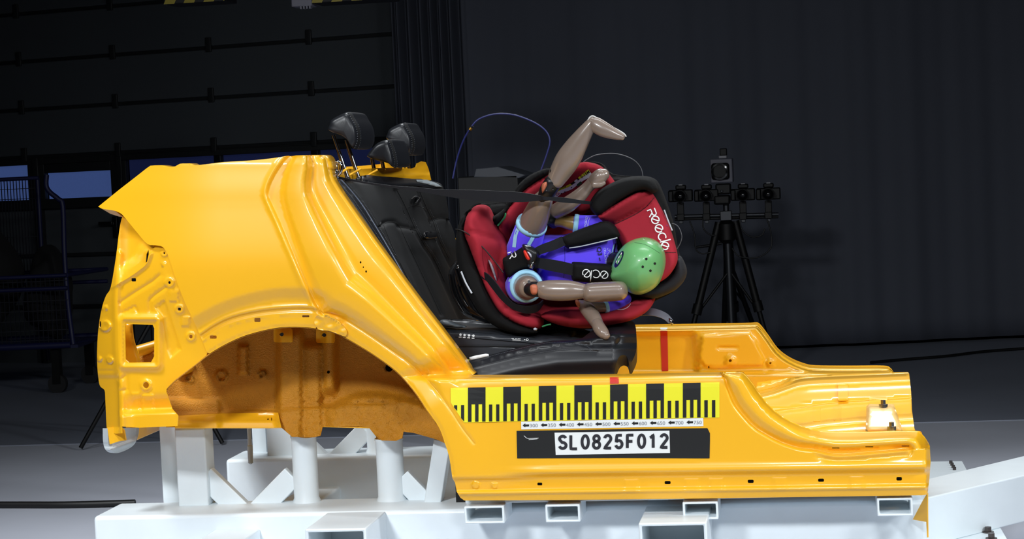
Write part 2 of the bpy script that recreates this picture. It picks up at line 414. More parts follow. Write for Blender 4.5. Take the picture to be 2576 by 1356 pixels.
# ================================================================ floor
flo = mat('concrete_floor', (192, 196, 208), 0.55, mott=(2.2, 0.10), bump=(30, 0.05, 0.003))
def ground(name, x0, y0, x1, y1, z, m):
    o = mesh(name, [(x0, y0, z), (x1, y0, z), (x1, y1, z), (x0, y1, z)], [(0, 1, 2, 3)], m, smooth=False); return tag(o, kind='structure')
ground('floor', -9, -7.5, 9, 17, 0.0, flo)
flo_far = mat('far_floor_falloff', (136, 142, 156), 0.5, mott=(1.6, 0.12))  # far floor coloured darker to stand in for the light falling off
t_ = mesh('floor', *box_geo((-9, 3.95, 0.0), (9, 17, 0.004)), flo_far, smooth=False); tag(t_, kind='structure')
# ================================================================ sectional gate behind, turned to the camera
def CD(u, v, d): return CAM+rays(u, v)*d       # point at optical depth d
ga_ = CD(-500.0, 700.0, 15.3); gb_ = CD(1030.0, 700.0, 13.3)
gt = gb_-ga_; gt[2] = 0; gt /= np.linalg.norm(gt); gn = np.array([gt[1], -gt[0], 0.0])      # gn looks at the camera
if gn[1] > 0: gn = -gn
G0 = np.array([gb_[0], gb_[1], 0.0])
def GP(u, v): return proj_plane(np.asarray(u, float), np.asarray(v, float), G0, gn)
def gs(u, v): p = GP(u, v); return float((p-G0)@gt), float(p[2])       # along, height
def gpt(s, z, o=0.0): return G0+gt*s+gn*o+np.array([0, 0, z])
def gbox(s0, z0, s1, z1, o0, o1):
    V = [gpt(s, z, o) for o in (o1, o0) for s, z in ((s0, z0), (s1, z0), (s1, z1), (s0, z1))]
    return np.array(V), [(0, 1, 2, 3), (4, 7, 6, 5), (0, 4, 5, 1), (1, 5, 6, 2), (2, 6, 7, 3), (3, 7, 4, 0)]
gm = mat('gate_panel', (76, 81, 86), 0.55, mott=(1.5, 0.06)); gd = mat('gate_rail', (34, 36, 38), 0.5)
pane_b = mat('frosted_pane_bright', (70, 92, 150), 0.35, emit=0.62, mott=(40, 0.12))
pane_d = mat('frosted_pane_dim', (34, 42, 84), 0.35, emit=0.36, mott=(40, 0.12))
zl = [gs(0, v)[1] for v in (-500, -330, -200, -80, 40.6, 160.5, 281, 400)]
sL, sR = gs(-500, 300)[0], gs(1085, 300)[0]
zwin1 = gs(0, 419)[1]; zwin0 = gs(0, 506)[1]; zlow = [gs(200, v)[1] for v in (640, 770)]
wall = mesh('wall_left', *join([gbox(sL-2, 0, sR, zwin0, -0.12, -0.02), gbox(sL-2, zwin1, sR, 4.6, -0.12, -0.02)]), gm, smooth=False); tag(wall, kind='structure')
gate = thing('door_1', gpt((sL+sR)/2, 0), 'dark sectional roll door with a row of small windows', 'door'); gate['kind'] = 'structure'; del gate['category']
for a, b in zip(zl[1:], zl[:-1]):
    mesh('door_panel', *gbox(sL, a+0.012, sR, b-0.012, -0.02, 0.03), gm, gate, angle=30, bevel=0.008)
for z in zl[1:]:
    mesh('panel_joint', *gbox(sL, z-0.014, sR, z+0.014, -0.02, 0.012), gd, gate, smooth=False)
for z in zl[3:]:
    for uu in (62, 298, 540, 792):
        s = gs(uu, 280)[0]; mesh('hinge', *gbox(s-0.022, z-0.03, s+0.022, z+0.07, 0.0, 0.045), gd, gate, bevel=0.004)
zb = zl[-1]
mesh('window_rail', *join([gbox(sL, zwin1, sR, zb-0.014, -0.02, 0.035), gbox(sL, zwin0-0.07, sR, zwin0, -0.02, 0.035)]), gd, gate, bevel=0.004)
cols = [(-330, -70, 'b'), (-60, 75, 'b'), (116, 283, 'b'), (322, 546, 'd'), (560, 790, 'd'), (805, 1000, 'd')]
for (a, b, k) in cols:
    s0, s1 = sorted((gs(a, 460)[0], gs(b, 460)[0]))
    z1 = zwin1 if k != 'd' else gs(322, 402)[1]
    if a == 116: z1 = gs(116, 436)[1]
    f = mesh('window_frame', *join([gbox(s0-0.05, zwin0, s0, zwin1+0.05, -0.02, 0.02), gbox(s1, zwin0, s1+0.05, zwin1+0.05, -0.02, 0.02), gbox(s0, z1, s1, zwin1+0.05, -0.02, 0.02)]), gd, gate, bevel=0.003)
    mesh('pane', *gbox(s0, zwin0, s1, z1, -0.04, -0.03), pane_b if k == 'b' else pane_d, f, smooth=False)
for z in zlow: mesh('panel_joint', *gbox(sL, z-0.012, sR, z+0.012, -0.02, 0.012), gd, gate, smooth=False)
s0 = gs(105, 460)[0]; s1 = gs(300, 460)[0]
pd = mesh('wicket_door_frame', *join([gbox(min(s0, s1)-0.05, 0.0, min(s0, s1), zwin1+0.05, -0.02, 0.04), gbox(max(s0, s1), 0.0, max(s0, s1)+0.05, zwin1+0.05, -0.02, 0.04)]), gd, gate, bevel=0.004)
h0 = gs(292, 562); h1 = gs(258, 562)
mesh('door_handle', *join([gbox(h0[0]-0.02, h0[1]-0.1, h0[0]+0.02, h0[1]+0.05, 0, 0.02), gbox(min(h0[0], h1[0]), h1[1]-0.012, max(h0[0], h1[0]), h1[1]+0.012, 0.03, 0.055), gbox(h0[0]-0.012, h0[1]-0.012, h0[0]+0.012, h0[1]+0.012, 0, 0.05)]), BLK, gate, bevel=0.004)
# ================================================================ curtain on the right, pleated at its left end
cm = mat('charcoal_curtain', (76, 80, 92), 0.8, mott=(3, 0.06))
cu = np.concatenate([np.linspace(1016, 1190, 150), np.linspace(1192, 2900, 330)]); cz = np.linspace(0.03, 3.9, 26)
base = CD(cu, np.full_like(cu, 700.0), 12.9); V = []
for j, z in enumerate(cz):
    k = z/3.9
    pl = np.where(cu < 1200, 0.055*np.sin(cu*0.235+0.6*np.sin(cu*0.05)), 0.0)+(0.008*np.sin(cu*0.043)+0.012*np.sin(cu*0.013+1.2)+0.003*np.sin(cu*0.11+2))*(0.6+0.7*(1-k))
    b = base.copy(); b[:, 1] += pl; b[:, 2] = z; V.append(b)
n = len(cu); V = np.vstack(V)
Fq = [(j*n+i, j*n+i+1, (j+1)*n+i+1, (j+1)*n+i) for j in range(len(cz)-1) for i in range(n-1)]
tag(mesh('stage_curtain', V, Fq, cm, solid=0.006), 'tall charcoal curtain hanging behind the camera tripods, pleated at its left edge', 'curtain')
tag(mesh('wall_back', *box_geo((-9, 15.2, 0), (9, 15.4, 4.6)), gd, smooth=False), kind='structure')
tag(mesh('wall_right', *box_geo((6.0, -7.5, 0), (6.2, 15.2, 4.6)), gd, smooth=False), kind='structure')
tag(mesh('ceiling', *box_geo((-9, -7.5, 4.6), (9, 15.4, 4.7)), gd, smooth=False), kind='structure')

# ================================================================ yellow body section
body = thing('car_body_section', P(1250, 1250, 0.7), 'cut rear section of a yellow car body bolted to the white test sled', 'car body')
# -- traced lines (photo pixels) that carry the pressings
ARCH = sm([(418, 986), (420, 977), (440, 957), (493, 916), (528, 889), (575, 862), (623, 842), (688, 826), (740, 822), (794, 826), (844, 837), (883, 857), (942, 893), (1001, 937), (1045, 987), (1074, 1031), (1104, 1075), (1119, 1115), (1130, 1150), (1138, 1203)], 5)
GROOVE = sm([(505, 848), (543, 822), (587, 802), (646, 788), (706, 781), (760, 779), (794, 782), (812, 790)], 5)
PL = sm([(731, 393), (716, 408), (700, 430), (683, 462), (677, 489), (686, 512), (706, 556), (731, 615), (772, 712), (800, 769), (814, 788)], 5)
SEAML = sm([(814, 788), (838, 792), (868, 805), (927, 842), (986, 883), (1030, 914), (1089, 972), (1133, 1031), (1163, 1078), (1200, 1125)], 5)
PR = sm([(812, 390), (821, 398), (828, 430), (841, 465), (910, 566), (975, 656), (1056, 765), (1110, 835), (1160, 902), (1189, 943)], 5)
SIN = sm([(1820, 937), (1862, 935), (1876, 943), (1896, 967), (1922, 1005), (1956, 1039), (1990, 1060), (2032, 1077), (2075, 1084), (2160, 1086), (2300, 1083), (2321, 1094), (2334, 1111), (2339, 1122)], 5)
SEAM = sm([(1812, 939), (1822, 948), (1828, 971), (1841, 1009), (1858, 1035), (1892, 1073), (1922, 1093), (1964, 1115), (2011, 1130), (2040, 1133), (2087, 1144), (2120, 1146), (2200, 1140), (2336, 1127)], 5)
LPL = sm([(737, 393), (719, 425), (709, 458), (705, 492), (713, 532), (737, 605), (775, 708), (803, 768), (826, 790), (868, 805), (927, 842), (986, 883), (1030, 914), (1089, 972), (1140, 1040)], 3)
def Yskin(u, v):
    """outer skin before pressings"""
    u = np.asarray(u, float); v = np.asarray(v, float)
    sp_ = lambda x, w: w*np.logaddexp(0, x/w)
    y = (0.020*(sp_(640-v, 22)-sp_(508-v, 7))/132)-0.00004*sp_(508-v, 7)+0.006*np.clip((412-v)/20, 0, 1)
    y += 0.115*np.clip((560-u)/310, 0, 2)**2.3
    y += -0.020*ss(900, 640, v)*ss(380, 520, v)
    return y
def Yarch(u, v):
    d, _, _ = dpl(u, v, ARCH[::2])
    return 0.016*(np.logaddexp(0, (98-d)/1.6)-np.logaddexp(0, (72-d)/1.6))*1.6/26*ss(0, 60, u-430)
def Yquarter(u, v):
    y = Yskin(u, v)+Yarch(u, v)
    d, _, _ = dpl(u, v, PL[::2]); y += 0.010*ga(d, 5)-0.005*ga(d-11, 6)
    d, _, s = dpl(u, v, GROOVE[::2]); y += 0.010*ss(3, 0, d*s*-1+0)*0+0.008*ga(d, 4.5)-0.003*ga(d-9, 4)
    y += 0.006*ss(0, 8, np.where(s > 0, d, -d))*(v > 770)
    d, _, _ = dpl(u, v, ARCH[::2]); y += 0.003*ss(9, 0, d)
    return y
def Yrail(u, v):
    """sill pressing: levels by height"""
    w = v+0.0128*(u-1650)
    y = prof(w, [(926, .16), (937, .13), (944, .040), (949, .014), (956, .006), (975, .003), (1100, .0), (1166, -.003), (1177, -.008), (1183, -.009), (1189, -.004), (1195, .008), (1202, .013), (1210, .012), (1225, .011), (1231, .003), (1236, .002), (1242, .010), (1247, .011), (1258, .016), (1270, .03)])
    lo = prof(w, [(926, .16), (937, .13), (944, .040), (949, .014), (956, .006), (975, .003), (1100, .0), (1192, -.001), (1199, .004), (1205, .011), (1226, .012), (1232, .003), (1236, .002), (1243, .011), (1258, .016), (1270, .03)])
    k = ss(1230, 1400, u); y = lo*(1-k)+y*k
    # pressed rounded S-edge at the front end
    di, ti, _ = dpl(u, v, SIN[::3]); do, to, so = dpl(u, v, SEAM[::3])
    q = di/(di+do+1e-6); inb = (so < 0) & (u > 1815)
    k = ss(1960, 2090, u)
    a = prof(q, [(0, .075), (.12, .030), (.32, -.004), (.55, -.006), (.8, .004), (.93, .012), (1, .004)])
    b = prof(q, [(0, .085), (.22, .045), (.42, .004), (.55, .000), (.72, .008), (.82, .020), (.93, .020), (1, .004)])
    yy = a*(1-k)+b*k+0.02*ss(2310, 2342, u)
    y = np.where(inb, yy, y)
    y += 0.004*ga(do, 3.0)*(u > 1818)*(u < 2045)
    # second ledge line and shallow field under it
    y += 0.006*ss(2040, 2080, u)*ga(np.where(so > 0, do-12, 40), 6)
    y += 0.05*ss(2326, 2346, u)
    for (a, b, r) in ((1197, 1220, 12), (1244, 1222, 10)): y += -0.005*ss(r, r*.6, np.hypot(u-a, v-b))
    # lower-flange joggles
    for c in (1588, 1740, 1802, 1962, 2155):
        y += -0.0015*ss(22, 13, np.abs(u-c))*ss(1200, 1207, w)*ss(1240, 1234, w)
    return y
def Ypillar(u, v):
    dl_, _, sl = dpl(u, v, LPL[::2]); dr, _, sr = dpl(u, v, PR[::2])
    s = np.where(sl > 0, 0.0, dl_/(dl_+dr+1e-6))
    y = prof(s, [(0, .010), (.05, .004), (.12, -.004), (.38, -.010), (.46, -.002), (.56, .034), (.62, .042), (.70, .040), (.84, .043), (.90, .049), (.95, .062), (1, .078)])
    return y+(1-0.2*s)*Yskin(np.minimum(u, 900), v)+Yarch(u, v)*ss(.22, 0, s)
def Yframe(u, v):
    dr, tr, sr = dpl(u, v, PR[::2])
    # how far toward the sill we are, along the pillar
    al = (u-812)*0.56+(v-390)*0.83
    k = ss(560, 690, al)
    y = Ypillar(u, v)*(1-k)+Yrail(u, v)*k
    da, ta, _ = dpl(u, v, ARCH[::2]); dsm, _, s_ = dpl(u, v, SEAML[::2])
    y += 0.003*ss(10, 0, da)+0.003*ga(dsm, 2.6)
    y += -0.012*ss(150, 10, da)*k
    for (a, b, r) in ((832, 806, 10), (846, 822, 12), (822, 828, 9), (860, 812, 9)): y += 0.005*ga(np.hypot(u-a, v-b), r)*(-1 if a == 846 else 1)
    return y
# -- quarter panel
q_out = np.vstack([sm([(378, 417), (397, 416), (418, 420), (440, 419), (453, 412), (474, 412), (481, 416), (520, 413), (560, 408), (640, 403), (700, 396), (722, 392), (731, 393)], 3),
                   PL[1:], ARCH[::-1][np.where((ARCH[::-1, 0] < 800) & (ARCH[::-1, 0] > 522))[0]],
                   sm([(521, 887), (508, 855), (491, 815), (465, 760), (440, 695), (424, 645), (410, 622), (392, 617), (371, 614), (345, 585), (318, 552), (305, 538), (288, 530), (262, 526), (247, 520)], 3),
                   np.array([(300, 477), (340, 446), (368, 424)])])
def flange_holes(): return [rrect(528, 844, 545, 852, 2), rrect(640, 800, 655, 810, 2), rrect(760, 793, 778, 798, 2)]
exq = np.vstack([around(GROOVE, (-12, -9, -6, -3, 0, 3, 6, 9), 6), around(PL, (3, 6, 9, 12, 16), 6)])
quarter = sheet('quarter_panel', q_out, Yquarter, YEL, body, step=7, extra=exq, holes=flange_holes(), solid=0.002)
# -- pillar and sill in one pressing
f_out = np.vstack([PL[::-1][:-1], [(731, 393), (745, 391), (780, 390)], PR, [(1300, 943), (1535, 941), (1700, 938), (1811, 936)], SIN[1:],
                   [(2341, 1162), (2338, 1205), (2333, 1244), (2320, 1246), (1700, 1255), (1400, 1258), (1168, 1259), (1158, 1252), (1149, 1237), (1145, 1215)],
                   ARCH[::-1][np.where(ARCH[::-1, 0] >= 800)[0]]])
slots = [rrect(1352, 1214, 1364, 1221, 2), rrect(1672, 1210, 1687, 1218, 3), rrect(1881, 1207, 1896, 1215, 3), rrect(2058, 1204, 2073, 1212, 3), rrect(2255, 1200, 2269, 1209, 3),
         rrect(2093, 1126, 2112, 1128, 1), rrect(2177, 1123, 2197, 1125, 1), rrect(2268, 1121, 2288, 1123, 1)]
slots += [ell(907, 660, 2.2, 3.0, 8), ell(921, 683, 2.2, 3.0, 8), ell(914, 672, 1.5, 2.0, 8)]
lines = [np.array([(1192, L-0.0128*(1192-1650)), (2332, L-0.0128*(2332-1650))]) for L in (938, 942, 946, 950, 956, 1168, 1174, 1178, 1181.5, 1185, 1189, 1193, 1197, 1201, 1205, 1209, 1213, 1224, 1228, 1231, 1234, 1237, 1240, 1243, 1247)]
exf = np.vstack([resample(l, 7) for l in lines]+[around(SEAM, (-9, -6, -3, -1, 1, 3, 6, 9), 6), around(SIN, (3, 6, 9, 13), 6), around(SEAML, (-4, -1.5, 1.5, 4), 6), around(PR, (3, 6, 9, 13, 17), 6), around(PL, (-3, -6, -10), 6)]
                +[np.array([(c+o, y+0.0128*(1650-c)) for c in (1588, 1740, 1802, 1962, 2155) for o in (-21, -15, 15, 21) for y in range(1204, 1242, 5)])])
frame = sheet('pillar_and_sill', f_out, Yframe, YEL, body, step=5.5, holes=slots, extra=exf, solid=0.002)
sheet('weld_patch', smc([(790, 806), (800, 792), (816, 790), (832, 796), (850, 806), (872, 832), (868, 846), (850, 840), (826, 832), (800, 828)], 3), lambda u, v: np.minimum(Yframe(u, v), Yquarter(u, v))-0.004+0.0022*np.sin(u*.16+v*.07)*np.sin(v*.2-u*.05), YEL, body, step=4, solid=0.003)
# -- lamp corner panel at the tail
FOLD = sm([(300, 640), (296, 700), (292, 751), (293, 830), (295, 900), (302, 973), (304, 1030), (305, 1095)], 4)
LIP = sm([(278, 724), (300, 712), (330, 694), (352, 678), (368, 664), (378, 640)], 4)
def Ylamp(u, v):
    df, _, sf = dpl(u, v, FOLD[::2])
    y = Yskin(np.maximum(u, 300), np.maximum(v, 600))+0.016+0.016*ss(700, 860, v)*ss(300, 480, u)
    left = np.clip(np.interp(v, FOLD[:, 1], FOLD[:, 0])-u, 0, 80); y = y+left*0.0022+0.000012*left**2
    y += -0.006*ga(df-4, 5)
    # hollow behind the lamp above the lip
    dp, tp, sp = dpl(u, v, LIP[::2]); up = sp < 0
    y += np.where(up, 0.055*ss(0, 40, dp)*ss(262, 330, u), 0)-0.008*ga(dp, 5)*(u < 385)
    # raised ring round the cut hole
    dx = np.maximum(np.abs(u-352)-38, 0); dy = np.maximum(np.abs(v-862)-52, 0); dr = np.hypot(dx, dy)
    y += -0.014*ga(dr-9, 9)
    # round boss, studs and bumps
    for (a, b, r, h) in ((367, 969, 19, -.007), (426, 711, 17, -.005), (413, 637, 12, -.004), (451, 778, 16, -.005), (480, 847, 16, -.005), (276, 906, 11, -.014), (262, 775, 9, -.012), (264, 820, 19, -.018), (250, 903, 8, -.012), (410, 664, 7, -.004)):
        d = np.hypot(u-a, v-b); y += h*ss(r, r*0.55, d)
        y += -0.4*h*ss(r*0.5, r*0.2, d)
    # stamped pads along the right edge and a big triangular pad
    for (a, b, w, h) in ((437, 744, 10, 12), (466, 808, 9, 10), (342, 1012, 9, 20), (372, 1014, 12, 18)):
        y += -0.004*ss(1.35, 1.0, np.maximum(np.abs(u-a)/w, np.abs(v-b)/h))
    tri = np.array([(416, 750), (458, 880), (428, 905), (418, 880), (408, 800), (385, 772)]); dt, _, _ = dpl(u, v, np.vstack([tri, tri[:1]]))
    y += 0.005*np.where(inside(u, v, tri), ss(0, 6, dt), 0)
    for ln in ([(302, 762), (345, 733), (385, 708), (402, 693)], [(378, 782), (376, 756), (388, 744), (418, 722)], [(310, 787), (340, 772), (346, 786)], [(302, 955), (318, 945), (320, 980), (302, 984)]):
        d, _, _ = dpl(u, v, np.array(ln)); y += 0.004*ga(d, 4.2)
    # step low down and flange along the foot
    y += -0.045*ss(1030, 1046, v+0.05*(u-320))*(u > 300)*1.0+0.02*ss(985, 1030, v)*ss(305, 340, u)
    d = np.abs(v-935); y += 0.006*ga(d, 3)*(u < 296)+0.012*ss(938, 955, v)*(u < 298)
    return y
l_out = np.vstack([sm([(521, 887), (508, 855), (491, 815), (465, 760), (440, 695), (424, 645), (410, 622), (392, 617), (371, 614)], 3), sm([(345, 585), (318, 552), (308, 545), (300, 580), (292, 644), (279, 721), (267, 743), (258, 768), (251, 802), (246, 845), (244, 905), (248, 956), (253, 973), (263, 982), (265, 1008), (268, 1072), (271, 1088)], 3)[:-1],
                   [(271, 1086), (290, 1091), (307, 1090), (306, 1073), (350, 1076), (446, 1072), (448, 1046), (433, 1029)], sm([(418, 986), (420, 977), (440, 957), (493, 916)], 3), [(519, 894)]])
lh = [np.array([(314, 815), (384, 817), (388, 826), (388, 896), (380, 911), (324, 912), (316, 905)]), ell(367, 969, 7.5, 8, 14), ell(426, 711, 3.5, 4, 8), ell(413, 637, 2.5, 3, 8), np.array([(366, 662), (368, 640), (374, 627), (374, 640), (370, 658)]), rrect(447, 774, 455, 782, 2), rrect(476, 843, 484, 851, 2), ell(252, 816, 2.5, 9, 10), rrect(330, 700, 342, 708, 2)]
exl = np.vstack([around(np.array(l_), (-5, -2.5, 0, 2.5, 5), 5) for l_ in ([(302, 762), (345, 733), (385, 708), (402, 693)], [(378, 782), (376, 756), (388, 744), (418, 722)], [(416, 750), (458, 880), (428, 905), (418, 880), (408, 800), (385, 772)], [(302, 955), (318, 945), (320, 980), (302, 984)])]+[around(FOLD, (-9, -5, -2, 2, 5, 9), 7), around(LIP, (-12, -6, -2, 2, 6, 12), 6)]+[ell(a, b, r*k, r*k, 14) for (a, b, r) in ((367, 969, 19), (426, 711, 17), (413, 637, 12), (451, 778, 16), (480, 847, 16), (276, 906, 11), (264, 820, 19)) for k in (1.0, .75, .5)])
sheet('lamp_corner_panel', l_out, Ylamp, YEL, body, step=6, holes=lh, extra=exl, solid=0.002)
# underside of the overhanging panel tip
sheet('panel_return_flange', [(249, 521), (290, 531), (312, 549), (345, 588), (330, 560), (312, 546), (300, 545), (278, 538)], lambda u, v: Yquarter(u, v)+0.03+0.004*np.maximum(v-525, 0), YEL, body, step=6)
# strip turned in along the top and the door edge, gives the panel its depth
def strip(name, line, f0, f1, m=YEL, n0=None, parent=body):
    p = resample(line, 8); a = P(p[:, 0], p[:, 1], f0(p[:, 0], p[:, 1])); b = a.copy(); b[:, 1] = f1(p[:, 0], p[:, 1]) if callable(f1) else f1
    return mesh(name, np.vstack([a, b]), [(i, i+1, len(p)+i+1, len(p)+i) for i in range(len(p)-1)], m, parent, solid=0.002)
strip('roof_rail_flange', q_out[:33], Yquarter, lambda u, v: Yquarter(u, v)+0.09)
strip('door_aperture_flange', PR[3:], Yframe, lambda u, v: Yframe(u, v)+0.07)
strip('pillar_top_flange', np.array([(731, 393), (780, 390), (812, 390), (821, 398), (828, 425)]), Yframe, lambda u, v: Yframe(u, v)+0.10)
# inner side wall of the boot and pillar, behind the skin
def mirror(v, yc=0.72):
    w = v.copy(); w[:, 1] = 2*yc-w[:, 1]; return w
far_q = sheet('far_quarter_panel', np.stack([q_out[:, 0], q_out[:, 1]*0.93+52], 1), Yquarter, YEL, body, step=22, solid=0.003, xf=mirror)
far_po = np.vstack([PL[::-1][:-1], [(731, 400), (780, 400)], PR[(PR[:, 1] < 900)]-np.array([34, -6]), [(1090, 985), (990, 900), (880, 830)]])
sheet('far_pillar', far_po, lambda u, v: Ypillar(u, v)+0.02, YEL, body, step=16, solid=0.003, xf=mirror)
# -- wheel house
def Ywell(u, v):
    y = 0.36+0.0*u
    y -= 0.05*np.clip((v-1000)/110, 0, 1)**2+0.03*ss(700, 480, u)*0
    rib = lambda a, b, e=9: ss(a-e, a+e, u)*ss(b+e, b-e, u)
    y -= 0.045*rib(700, 760)*ss(800, 850, v)+0.03*rib(764, 808)*ss(850, 880, v)+0.035*rib(815, 848)*ss(1000, 970, v)
    y += 0.02*ss(830, 850, u)*ss(1000, 960, v)
    for (a, b, r) in ((476, 953, 15), (557, 948, 20), (660, 942, 14), (978, 925, 18)): y += -0.012*ss(r, r*.6, np.hypot(u-a, v-b))+0.012*ss(r*.55, r*.3, np.hypot(u-a, v-b))
    y += -0.02*ss(1.0, .8, np.maximum(np.abs(u-612)/13, np.abs(v-905)/40))
    y += -0.018*ss(1000, 1008, v-0.02*(u-440))*ss(560, 545, u)-0.02*ss(1040, 1046, v+0.06*(u-500))
    # chassis-rail bulge sweeping to the right
    r = np.array([(830, 1010), (900, 985), (980, 985), (1060, 1005), (1115, 1035)]); d, _, s = dpl(u, v, sm(r, 4)); y += -0.05*np.where(s > 0, ss(0, 22, d), 0)*ss(790, 850, u)
    y += 0.004*np.sin(u*0.19+np.sin(v*.13)*2)*np.sin(v*0.17)*ss(985, 1000, v)*ss(700, 760, u)*ss(1110, 1000, u)
    return y
w_out = [(405, 780), (1035, 780), (1110, 880), (1165, 965), (1175, 1140), (1128, 1120), (1100, 1106), (1040, 1089), (1015, 1086), (1012, 1102), (996, 1109), (960, 1108), (944, 1096), (928, 1076), (900, 1073), (812, 1073), (806, 1096), (790, 1100), (735, 1099), (722, 1088), (708, 1076), (446, 1075), (418, 1075), (405, 1000)]
wh = [ell(708, 841, 6, 5, 12), ell(815, 843, 6, 5, 12), ell(826, 936, 4, 4, 10), ell(979, 925, 10, 10, 14), ell(674, 1054, 2.5, 2.5, 8), rrect(682, 1050, 684, 1058, 0.8)]
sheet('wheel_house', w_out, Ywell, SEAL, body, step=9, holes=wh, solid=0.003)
sheet('hole_shade_sheet', [(690, 828), (1010, 828), (1010, 960), (660, 960), (650, 1066), (700, 1066), (690, 960)], lambda u, v: 0.46+0*u, DARKBOX, body, step=40)  # added dark sheet, paints the shade seen through the wheel house holes
# smooth rail below the coated part
def Yrl(u, v): return Ywell(u, v)-0.012-0.02*ss(1048, 1060, v)
sheet('chassis_rail', [(440, 1046), (560, 1040), (700, 1038), (708, 1076), (560, 1076), (440, 1076)], Yrl, YEL, body, step=9, solid=0.003, holes=wh[4:])
for (a, b) in ((708, 841), (815, 843)):
    sheet('bracket', rrect(a-20, b-16, a+26, b+20, 5), lambda u, v: Ywell(u, v)-0.012, YEL, body, step=6, holes=[ell(a, b, 6, 5, 12)], solid=0.004)
strip('rail_underside', np.array([(446, 1075), (700, 1075)]), Ywell, 0.55)
strip('rail_underside', np.array([(812, 1073), (928, 1076)]), Ywell, 0.55)
# curved roof of the wheel house, from the arch lip inward
ap = resample(ARCH[4:-16], 10); lipY = np.where(ap[:, 0] < 800, Yquarter(ap[:, 0], ap[:, 1]), Yframe(ap[:, 0], ap[:, 1])); a0 = P(ap[:, 0], ap[:, 1], lipY+0.003)
rows = []
for k, yy in enumerate(np.linspace(0, 1, 7)):
    r = a0.copy(); r[:, 1] = a0[:, 1]*(1-yy)+0.39*yy; r[:, 2] += 0.05*math.sin(yy*math.pi/2); rows.append(r)
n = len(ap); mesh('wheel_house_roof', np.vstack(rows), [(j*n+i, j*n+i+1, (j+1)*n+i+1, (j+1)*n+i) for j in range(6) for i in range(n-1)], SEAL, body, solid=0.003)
# stubs for the sled posts
for (c, t, b, r, Yc) in ((768, 1070, 1098, 36, 0.36), (980, 1075, 1106, 34, 0.36)):
    p0, p1 = P(c, t, Yc), P(c, b, Yc); rr = r/905*1.07
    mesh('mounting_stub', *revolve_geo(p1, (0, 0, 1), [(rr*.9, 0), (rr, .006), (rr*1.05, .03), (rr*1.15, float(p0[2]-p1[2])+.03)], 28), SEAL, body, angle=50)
# -- far sill, tunnel, floor pan
FT = sm([(1560, 826), (1700, 824), (1870, 821), (1895, 820), (1908, 823), (1930, 851), (1955, 886), (1985, 909), (2020, 924), (2052, 930), (2140, 931), (2226, 931), (2244, 937), (2252, 948)], 4)
def Yfar(u, v):
    d, _, s = dpl(u, v, FT[::2])
    y = 1.30+0.11*ss(7, 0, d)
    y += 0.030*ss(1758, 1736, u-0.10*(v-860))*ss(6, 22, d)                 # hollow behind the step
    pad = np.array([(1762, 838), (1888, 832), (1905, 856), (1925, 905), (1920, 924), (1800, 930), (1770, 926), (1752, 905)]); dp, _, _ = dpl(u, v, np.vstack([pad, pad[:1]]))
    y += -0.016*np.where(inside(u, v, pad), ss(0, 9, dp), 0)
    y += 0.008*ga(np.abs(v-875)-0, 3)*ss(1800, 1812, u)*ss(1860, 1850, u)
    for (a, b, r) in ((1837, 907, 15), (1938, 913, 12), (1754, 921, 9)): y += -0.010*ss(r, r*.6, np.hypot(u-a, v-b))
    y += -0.05*ss(934, 944, v)
    return y
far_out = np.vstack([FT, [(2254, 975), (1900, 1010), (1560, 1010)]])
sheet('far_sill_inner', far_out, Yfar, YEL, body, step=8, holes=[ell(1837, 907, 4, 4, 10), ell(1938, 913, 3, 3, 8), ell(1783, 923, 2, 4, 8)], extra=around(FT, (3, 6, 10), 8), solid=0.003)
strip('far_sill_top', FT, Yfar, lambda u, v: Yfar(u, v)+0.10)
def xf_far(v): w = v.copy(); w[:, 1] += 0.14; return w
sheet('far_sill_outer', far_out, lambda u, v: 1.38+0*u, YEL, body, step=20, solid=0.003, xf=xf_far)
TT = sm([(1900, 987), (1945, 976), (1985, 962), (2015, 953), (2060, 949), (2150, 945), (2287, 939)], 4)
def Ytun(u, v):
    top = np.interp(u, TT[:, 0], TT[:, 1]); fl = np.interp(u, [1890, 1950, 2010, 2080, 2150, 2290], [1040, 1034, 1027, 1017, 1011, 1003])
    y = prof(v-top, [(-1, .80), (3, .72), (8, .655), (11, .650), (15, .625), (20, .615), (60, .600)])
    y = np.where(v > fl-3, .600-0.0*v, y); k = v-fl
    y = np.where(k > -3, prof(k, [(-3, .603), (0, .590), (7, .530), (10, .522), (48, .30), (56, .285), (100, .27)]), y)
    return y+0.0*u
t_out = np.vstack([TT, [(2292, 985), (2294, 1030), (2302, 1092), (2290, 1100), (1960, 1100), (1890, 1040)]])
tl = [np.array([(u, np.interp(u, TT[:, 0], TT[:, 1])+o) for u in range(1900, 2290, 7)]) for o in (3, 6, 9, 12, 16, 20)]
tl += [np.array([(u, np.interp(u, [1890, 1950, 2010, 2080, 2150, 2290], [1040, 1034, 1027, 1017, 1011, 1003])+o) for u in range(1900, 2290, 7)]) for o in (-4, -1, 2, 6, 10)]
sheet('tunnel', t_out, Ytun, YEL, body, step=8, extra=np.vstack(tl), solid=0.003)
for r_ in (rrect(2108, 962, 2133, 1008, 4), rrect(2046, 1024, 2064, 1060, 2), rrect(2098, 1022, 2116, 1058, 2)):
    sheet('tunnel_rib', r_, lambda u, v: Ytun(u, v)-0.007, YEL, body, step=6, solid=0.006)
sheet('tunnel_top', [(1900, 985), (1945, 974), (1985, 961), (2015, 953), (2060, 949), (2150, 945), (2287, 940), (2284, 936), (2150, 938), (2060, 944), (2005, 948), (1905, 962)], lambda u, v: .80+0.13*ss(0, 12, np.interp(u, TT[:, 0], TT[:, 1])-v), YEL, body, step=7)
